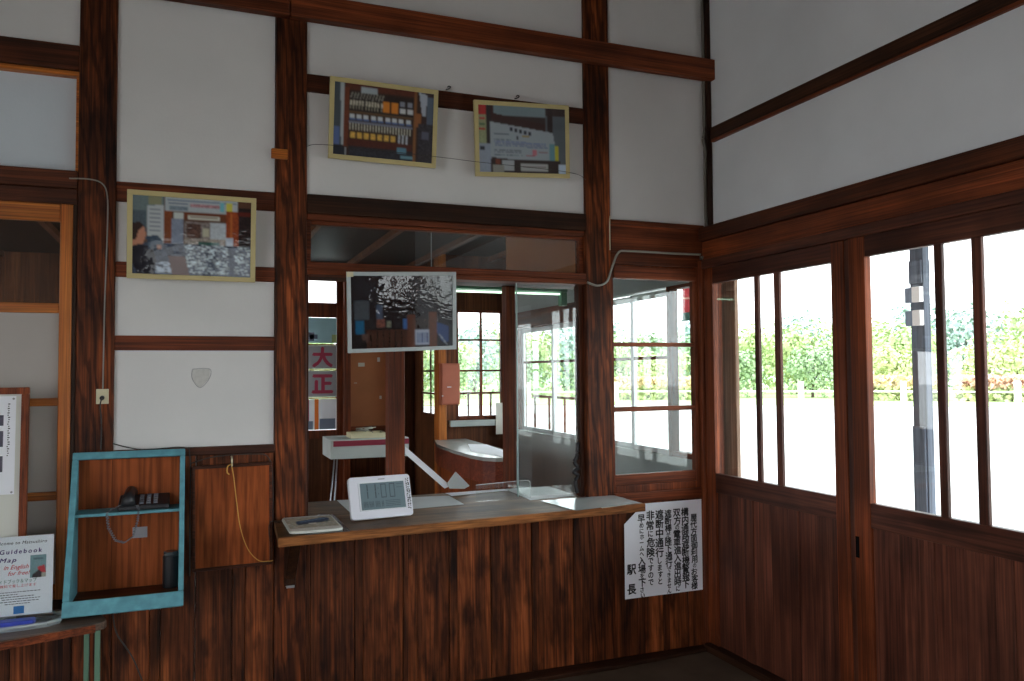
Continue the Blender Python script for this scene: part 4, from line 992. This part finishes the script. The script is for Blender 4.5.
for k_, (u0, u1) in enumerate(((-.09, .065), (-.09, -.01), (-.09, .045), (-.06, .065), (-.09, .06), (-.05, .03))):
    u = u0
    while u < u1: w_ = random.uniform(.004, .012); slab(b, xs, u, min(u + w_, u1), .084 - k_ * .0085, .0865 - k_ * .0085, .0016, .0019, .5); u += w_ + .0025
b.build('small_print', M['ink'], t)
b = MB(); slab(b, xs, -.022, .012, .006, .034, .0016, .0020, .5); b.build('blue_square', M['blueink'], t)

# ================================================================== things in the office
t = thing('desk', 'reddish wooden desk with pale top and rounded corner under the office windows', 'desk', (-.4, 2.0, FZ))
dk = [(-.70, 2.83), (-.79, 2.45), (-.82, 2.0), (-.82, 1.55), (-.79, 1.36), (-.73, 1.28), (-.66, 1.255), (-.60, 1.265), (-.54, 1.45), (-.47, 1.80), (-.42, 2.83)]
MB().prism(dk, .905, .930, 'Z', .5).build('top', M['mat'], t, .003)
def inset(P, k): cx = sum(p[0] for p in P) / len(P); cy = sum(p[1] for p in P) / len(P); return [(cx + (p[0] - cx) * k, cy + (p[1] - cy) * k) for p in P]
MB().prism(inset(dk, .985), .76, .905, 'Z', .8).build('apron', M['desk'], t, .003)
MB().prism(inset(dk, .93), FZ + .001, .76, 'Z', .6).build('base', M['panel'], t, .003)
flat('blotter', 'pale sheet lying on the office desk', 'paper', [(-.58, 2.3), (-.74, 1.75), (-.66, 1.31), (-.53, 1.50), (-.46, 2.2)], .931, .002, M['paper'])
t = thing('enamel_cabinet', 'pale enamel cabinet with a maroon band on thin legs, in the office', 'cabinet', (-1.35, 2.35, FZ))
MB().box(-1.658, -1.08, 2.20, 2.60, .872, 1.012).build('body', M['cabinet'], t, .004)
MB().box(-1.640, -1.08, 2.192, 2.20, .964, 1.004).build('band', M['maroon'], t, .002)
for x, dx, y in ((-1.625, -.075, 2.24), (-1.60, -.055, 2.27), (-1.13, .07, 2.24), (-1.12, .07, 2.55)):
    MB().tube([(x, y, .872), (x + dx, y - .03, FZ + .001)], .0055, 8).build('leg', M['steel'], t, 0, True)
t = thing('shallow_box', 'shallow white box of tangled wire on the enamel cabinet', 'box', (-1.38, 2.36, 1.013))
b = MB(); b.box(-1.50, -1.24, 2.26, 2.46, 1.013, 1.018)
for q_ in ((-1.50, -1.495, 2.26, 2.46), (-1.245, -1.24, 2.26, 2.46), (-1.495, -1.245, 2.26, 2.265), (-1.495, -1.245, 2.455, 2.46)): b.box(*q_, 1.018, 1.050)
b.build('tray', M['ivory'], t)
random.seed(9); p = Vector((-1.37, 2.36, 1.06)); pts = []
for i in range(60): a = i * .5; pts.append((-1.37 + math.cos(a) * (.05 + .035 * math.sin(i * .37)), 2.36 + math.sin(a * 1.1) * .06, 1.044 + .022 * abs(math.sin(i * .21)) + i * .0004))
MB().tube(pts, .0035, 5).build('wire', M['cable'], t, 0, True)
t = thing('meter_box', 'salmon coloured metal box mounted on the inner office post', 'metal box', (-.59, 2.76, 1.225))
MB().box(-.668, -.506, 2.725, 2.80, 1.225, 1.57).build('case', M['elec'], t, .004)
MB().box(-.661, -.513, 2.719, 2.725, 1.233, 1.562).build('door', M['elec'], t, .003)
MB().box(-.62, -.585, 2.716, 2.719, 1.37, 1.376).build('label', M['paper'], t); MB().tube([(-.66, 2.725, 1.30), (-.66, 2.712, 1.30)], .006, 8).build('screw', M['steel'], t)
t = thing('hardboard_sheet', 'brown hardboard sheet with small stuck labels, on the far office wall', 'board', (-1.06, 3.78, 1.0))
MB().box(-1.24, -.885, 3.775, 3.795, 1.001, 1.72).build('sheet', M['brownboard'], t)
for q in ((-1.16, -1.10, 1.555, 1.59), (-.98, -.955, 1.60, 1.64), (-1.20, -1.17, 1.40, 1.405), (-.96, -.94, 1.25, 1.28)): MB().box(q[0], q[1], 3.772, 3.775, q[2], q[3]).build('stuck_label', M['paper_aged'], t)
def poster(label, z0, z1, bgm, marks):
    t_ = thing('poster', label, 'poster', (-1.485, 3.789, z0))
    MB().box(-1.613, -1.357, 3.787, 3.7885, z0, z1, .5).build('sheet', bgm, t_)
    for nm, mat, rects in marks:
        b_ = MB()
        for r_ in rects: b_.box(r_[0], r_[1], 3.7855, 3.787, r_[2], r_[3], .5)
        b_.build(nm, mat, t_)
    return t_
poster('pale blue picture poster in the office door pane, above the red lettered ones', 1.772, 2.005, M['poster_blue'], (('dark_shape', M['box_dark'], ((-1.613, -1.56, 1.79, 1.87), (-1.60, -1.53, 1.81, 1.85))), ('yellow_patch', M['grass'], ((-1.40, -1.357, 1.775, 1.85),))))
p_ = poster('grey poster with the upper red character in the office door', 1.535, 1.75, M['label_grey'], ())
glyphs([('大', -1.485, 1.643, .19, 1.0)], 'red_character', M['pposter'], p_, lambda u, v: Vector((u, 3.7852, v)), bold=.04)
p_ = poster('grey poster with the lower red character in the office door', 1.278, 1.518, M['label_grey'], ())
glyphs([('正', -1.485, 1.398, .20, 1.0)], 'red_character', M['pposter'], p_, lambda u, v: Vector((u, 3.7852, v)), bold=.04)
poster('white poster with orange stripe, lowest in the office door', .98, 1.26, M['paper'], (('orange_stripe', M['poster_orange'], ((-1.555, -1.52, .98, 1.26),)), ('blue_block', M['box_dark'], ((-1.51, -1.37, .985, 1.08), (-1.613, -1.57, .985, 1.06))), ('pink_frame', M['pposter'], ((-1.613, -1.605, 1.06, 1.26),))))
t = thing('ceiling_lamp', 'green cased fluorescent lamp hanging in the office', 'lamp', (-.75, 1.5, 2.0))
MB().box(-1.36, -.105, 1.46, 1.54, 2.062, 2.09).build('reflector', M['lampcase'], t, .004)
MB().tube([(-1.32, 1.5, 2.049), (-.15, 1.5, 2.049)], .0065, 10).build('tube', M['tube'], t, 0, True)
for x in (-1.36, -.15): MB().box(x, x + .045, 1.47, 1.53, 1.965, 2.062).build('socket', M['lampcase'], t, .004)
for x in (-1.1, -.4): MB().tube([(x, 1.5, 2.09), (x, 1.5, 2.455)], .004, 6).build('rod', M['steel'], t)
o = flat('hanging_paper', None, None, [(-.165, 2.782), (-.075, 2.782), (-.075, 2.785), (-.165, 2.785)], .96, .27, M['paper_aged']); tag(o, 'yellowed paper hanging under the far office window', 'paper')
o = cable('cord_bunch', 'tangled black cord hanging inside by the right counter post', 'cord', [(-.735, .05, 1.13), (-.74, .05, 1.06), (-.755, .05, 1.03), (-.735, .05, 1.0), (-.76, .05, .98), (-.735, .05, .96), (-.75, .05, .93), (-.74, .05, .87)], .010, M['black'])

# ================================================================== outside
g = MB(); g.box(0.18, 90, -90, 120, -.06, 0.0, .5)
struct('ground', MB().prism([(0.2, -60), (60, -60), (60, 60), (-40, 60), (-40, 3.95), (0.2, 3.95)], -.06, -.005, 'Z', .5), M['ground'], 0)
struct('ground_street', MB().prism([(-60, -60), (0.2, -60), (0.2, -6.4), (-60, -6.4)], -.08, -.01, 'Z', .5), M['ground'], 0)
struct('ground_side', MB().prism([(-60, -6.4), (-5.3, -6.4), (-5.3, 3.95), (-40, 3.95), (-40, 60), (-60, 60)], -.08, -.01, 'Z', .5), M['ground'], 0)
CX, CY = -2.58, -3.70
def pol(az, r, z=0): return Vector((CX + r * math.sin(R(az)), CY + r * math.cos(R(az)), z))
ring = [tuple(pol(a, 35.7)[:2]) for a in range(-6, 96, 3)] + [tuple(pol(a, 160)[:2]) for a in range(93, -9, -3)]
struct('ground_grass', MB().prism(ring, -.03, .03, 'Z', .5), M['grass'], 0)
# hills
hm = MB(); na = 70; nr = 6; V = []; Fh = []
for i in range(na + 1):
    az = -12 + i * 120 / na
    for j in range(nr + 1):
        rr_ = 105 + j * 9; h_ = math.sin(math.pi * j / nr) * (3.6 + 3.2 * noise.noise(Vector((az * .09, 1.7, 0))) + 1.0 * noise.noise(Vector((az * .5, j * .7, 4))))
        V.append(pol(az, rr_, max(0, h_) + .02))
for i in range(na):
    for j in range(nr): a = i * (nr + 1) + j; Fh.append((a, a + 1, a + nr + 2, a + nr + 1))
hm.add(V, Fh, .5); tag(hm.build('hills', M['hill'], None, 0, True), kind='structure')

# platform canopy, its post and the plank by the window
cn = MB(); cn.prism([(0.18, 2.95), (1.5, 2.80), (1.5, 2.86), (0.18, 3.02)], -6.3, 3.4, 'Y'); struct('trim_60', cn, M['exterior_wood'], 0)
struct('trim_61', B(.16, .185, -.085, .25, 0, 2.93, .5), M['exterior_wood'], .004)
t = thing('platform_post', 'grey timber platform post with two switch boxes, outside the right door', 'post', (1.21, -.385, 0))
MB().box(1.15, 1.20, -.440, -.350, .004, 2.78).build('shaft', M['signal'], t, .004)
MB().box(1.14, 1.21, -.432, -.350, .003, 1.18).build('lower_sleeve', M['signal'], t, .004)
MB().box(1.14, 1.21, -.434, -.350, 1.97, 2.10).build('upper_block', M['signal'], t, .004)
for z in (1.865, 1.735): 
    MB().box(1.13, 1.19, -.380, -.330, z, z + .085).build('switch_box', M['box_dark'], t, .003)
    o = MB().box(1.118, 1.15, -.440, -.388, z, z + .085).build('switch_box', M['box_pale'], t, .003); o['label'] = 'pale switch box'
t = thing('banner', 'red cloth with dark green hem hanging outside the side window', 'banner', (.6, .96, 1.84))
MB().box(.598, .602, .80, 1.075, 1.90, 2.82).build('cloth', M['redcloth'], t); MB().box(.597, .603, .80, 1.075, 1.84, 1.90).build('hem', M['greencloth'], t)
# fence
t = thing('fence', 'low white rail fence in front of the flowering hedge across the tracks', 'fence', pol(40, 38.4, .03))
for i in range(14):
    p = pol(-2 + i * 6.2, 38.4, .03); MB().box(p.x - .09, p.x + .09, p.y - .09, p.y + .09, .03, .95).build('fence_post', M['fence'], t)
b = MB(); pp = [pol(-2 + i * 2.07, 38.4, 0) for i in range(40)]
for z in (.5,): b.tube([(p.x, p.y, z) for p in pp], .04, 6)
b.build('rail', M['fence'], t)

def leafball(n, rx_, ry_, rz_, size, blobs, seed, flat_=.5):
    random.seed(seed); mb = MB()
    cs = [(Vector((random.uniform(-1, 1) * rx_ * .55, random.uniform(-1, 1) * ry_ * .55, random.uniform(-.5, .6) * rz_)), random.uniform(.45, .75)) for _ in range(blobs)]
    for _ in range(n):
        c_, k = random.choice(cs)
        v = Vector((random.gauss(0, 1), random.gauss(0, 1), random.gauss(0, 1))).normalized()
        p = c_ + Vector((v.x * rx_ * k, v.y * ry_ * k, v.z * rz_ * k)) * random.uniform(.8, 1.05)
        a = (v + Vector((random.uniform(-.6, .6), random.uniform(-.6, .6), random.uniform(-.3, .9)))).normalized()
        u = a.cross(Vector((random.uniform(-1, 1), random.uniform(-1, 1), .3))).normalized(); w_ = a.cross(u); s_ = size * random.uniform(.6, 1.2)
        mb.add([p - u * s_ - w_ * s_ * .5, p + u * s_ * .2 - w_ * s_ * .7, p + u * s_, p + w_ * s_ * .8], [(0, 1, 2, 3)], .5)
    return mb
protos = []
def make_tree(mi, h, w_, seed):
    r = empty('tree'); 
    cr = leafball(1900, w_, w_, h * .44, .17, 12, seed); cr.v = [(a, b_, max(.05, c_ + h * .50)) for a, b_, c_ in cr.v]
    cr.build('crown', M['leaf_' + mi], r)
    tk = MB(); tk.tube([(0, 0, 0), (.05, 0, h * .3), (0, .05, h * .6)], [.13, .10, .05], 7)
    tk.tube([(.05, 0, h * .3), (w_ * .4, .1, h * .62)], [.06, .03], 5); tk.tube([(.03, 0, h * .35), (-w_ * .35, -.1, h * .6)], [.06, .03], 5)
    tk.build('trunk', M['bark'], r); return r
specs = [('a', 4.6, 2.3, 21), ('b', 4.2, 2.3, 22), ('c', 4.5, 2.4, 23), ('d', 5.0, 2.1, 24)]
kinds = {'a': 'light green round tree beyond the white fence', 'b': 'dense mid green tree beyond the white fence', 'c': 'yellowish green spreading tree beyond the white fence', 'd': 'tall blue-green tree beyond the white fence'}
proto = {k[0]: make_tree(*k) for k in specs}; used = set()
random.seed(77)
lay = []
for row, (rad, hs) in enumerate(((44.5, .62), (50.5, .86), (57, 1.02), (64, 1.2))):
    step = math.degrees(6.3 * hs / rad); az = -3 + row * 1.3
    while az < 70: lay.append((az + random.uniform(-.15, .15), rad, random.choice('bac' if row < 2 else 'abcd'), hs * random.uniform(.94, 1.06))); az += step
for az, r_, k, s_ in lay:
    o = proto[k] if k not in used else copy_tree(proto[k]); used.add(k)
    o.location = pol(az, r_, .03); o.rotation_euler = (0, 0, -R(az) + random.choice((0, math.pi))); o.scale = (s_, s_, s_)
    tag(o, kinds[k], 'tree', 'trees beyond the fence, ' + kinds[k].split(' tree')[0])
# flowering hedges
for az0, az1, mi, nm in ((28, 36, 'hedge', 'orange flowering hedge seen through the left glazed door'), (44, 50, 'hedge', 'orange flowering hedge behind the platform post'), (50.5, 58, 'flower_red', 'reddish flowering hedge seen through the right glazed door')):
    random.seed(int(az0)); tt = thing('flowering_hedge', nm, 'hedge', pol((az0 + az1) / 2, 41, .03))
    for part, mt, z0, z1, n_ in (('foliage', 'leaf_c', .05, .72, 150), ('blossom', mi, .62, 1.12, 230)):
        mb = MB()
        for _ in range(int((az1 - az0) * n_)):
            p = pol(random.uniform(az0, az1), 41 + random.uniform(-.5, .5), random.uniform(z0, z1))
            a = Vector((random.uniform(-1, 1), random.uniform(-1, 1), random.uniform(-.2, 1))).normalized(); u = a.cross(Vector((.3, .2, 1))).normalized(); w_ = a.cross(u); s_ = .12
            mb.add([p - u * s_, p - w_ * s_, p + u * s_, p + w_ * s_], [(0, 1, 2, 3)], .5)
        mb.build(part, M[mt], tt)

#CAMLIGHT
# ================================================================== camera, sky, exposure
cam = bpy.data.cameras.new('camera'); co = bpy.data.objects.new('camera', cam); COL.objects.link(co)
cam.sensor_width = 36; cam.lens = 28.19; cam.clip_start = 0.05; cam.clip_end = 600
rx = Vector((0.929563, -0.368582, -0.007684)); dn = Vector((0.006998, 0.038482, -0.999235)); fw_ = Vector((0.368596, 0.928798, 0.038351))
m = Matrix((rx, -dn, -fw_)).transposed().to_4x4(); m.translation = Vector((-2.58184, -3.69546, 1.5))
co.matrix_world = m
bpy.context.scene.camera = co
wd = bpy.data.worlds.new('overcast_sky'); bpy.context.scene.world = wd; wd.use_nodes = True
nt = wd.node_tree; nt.nodes.clear()
out = nd(nt, 'ShaderNodeOutputWorld'); bg = nd(nt, 'ShaderNodeBackground')
tc = nd(nt, 'ShaderNodeTexCoord'); sp = nd(nt, 'ShaderNodeSeparateXYZ'); nt.links.new(tc.outputs['Generated'], sp.inputs[0])
c = ramp(nt, sp.outputs['Z'], [(0.0, (0.93, 0.965, 1.0, 1)), (0.6, (0.88, 0.94, 1.0, 1))])
nt.links.new(c, bg.inputs[0]); bg.inputs[1].default_value = 1.0
nt.links.new(bg.outputs[0], out.inputs[0])
sc = bpy.context.scene
sc.view_settings.view_transform = 'Standard'; sc.view_settings.look = 'None'; sc.view_settings.gamma = 1.0
sc.view_settings.use_curve_mapping = False
sc.view_settings.exposure = 2.7
sc.cycles.max_bounces = 10; sc.cycles.diffuse_bounces = 6; sc.cycles.transparent_max_bounces = 24
sc.cycles.use_denoising = True
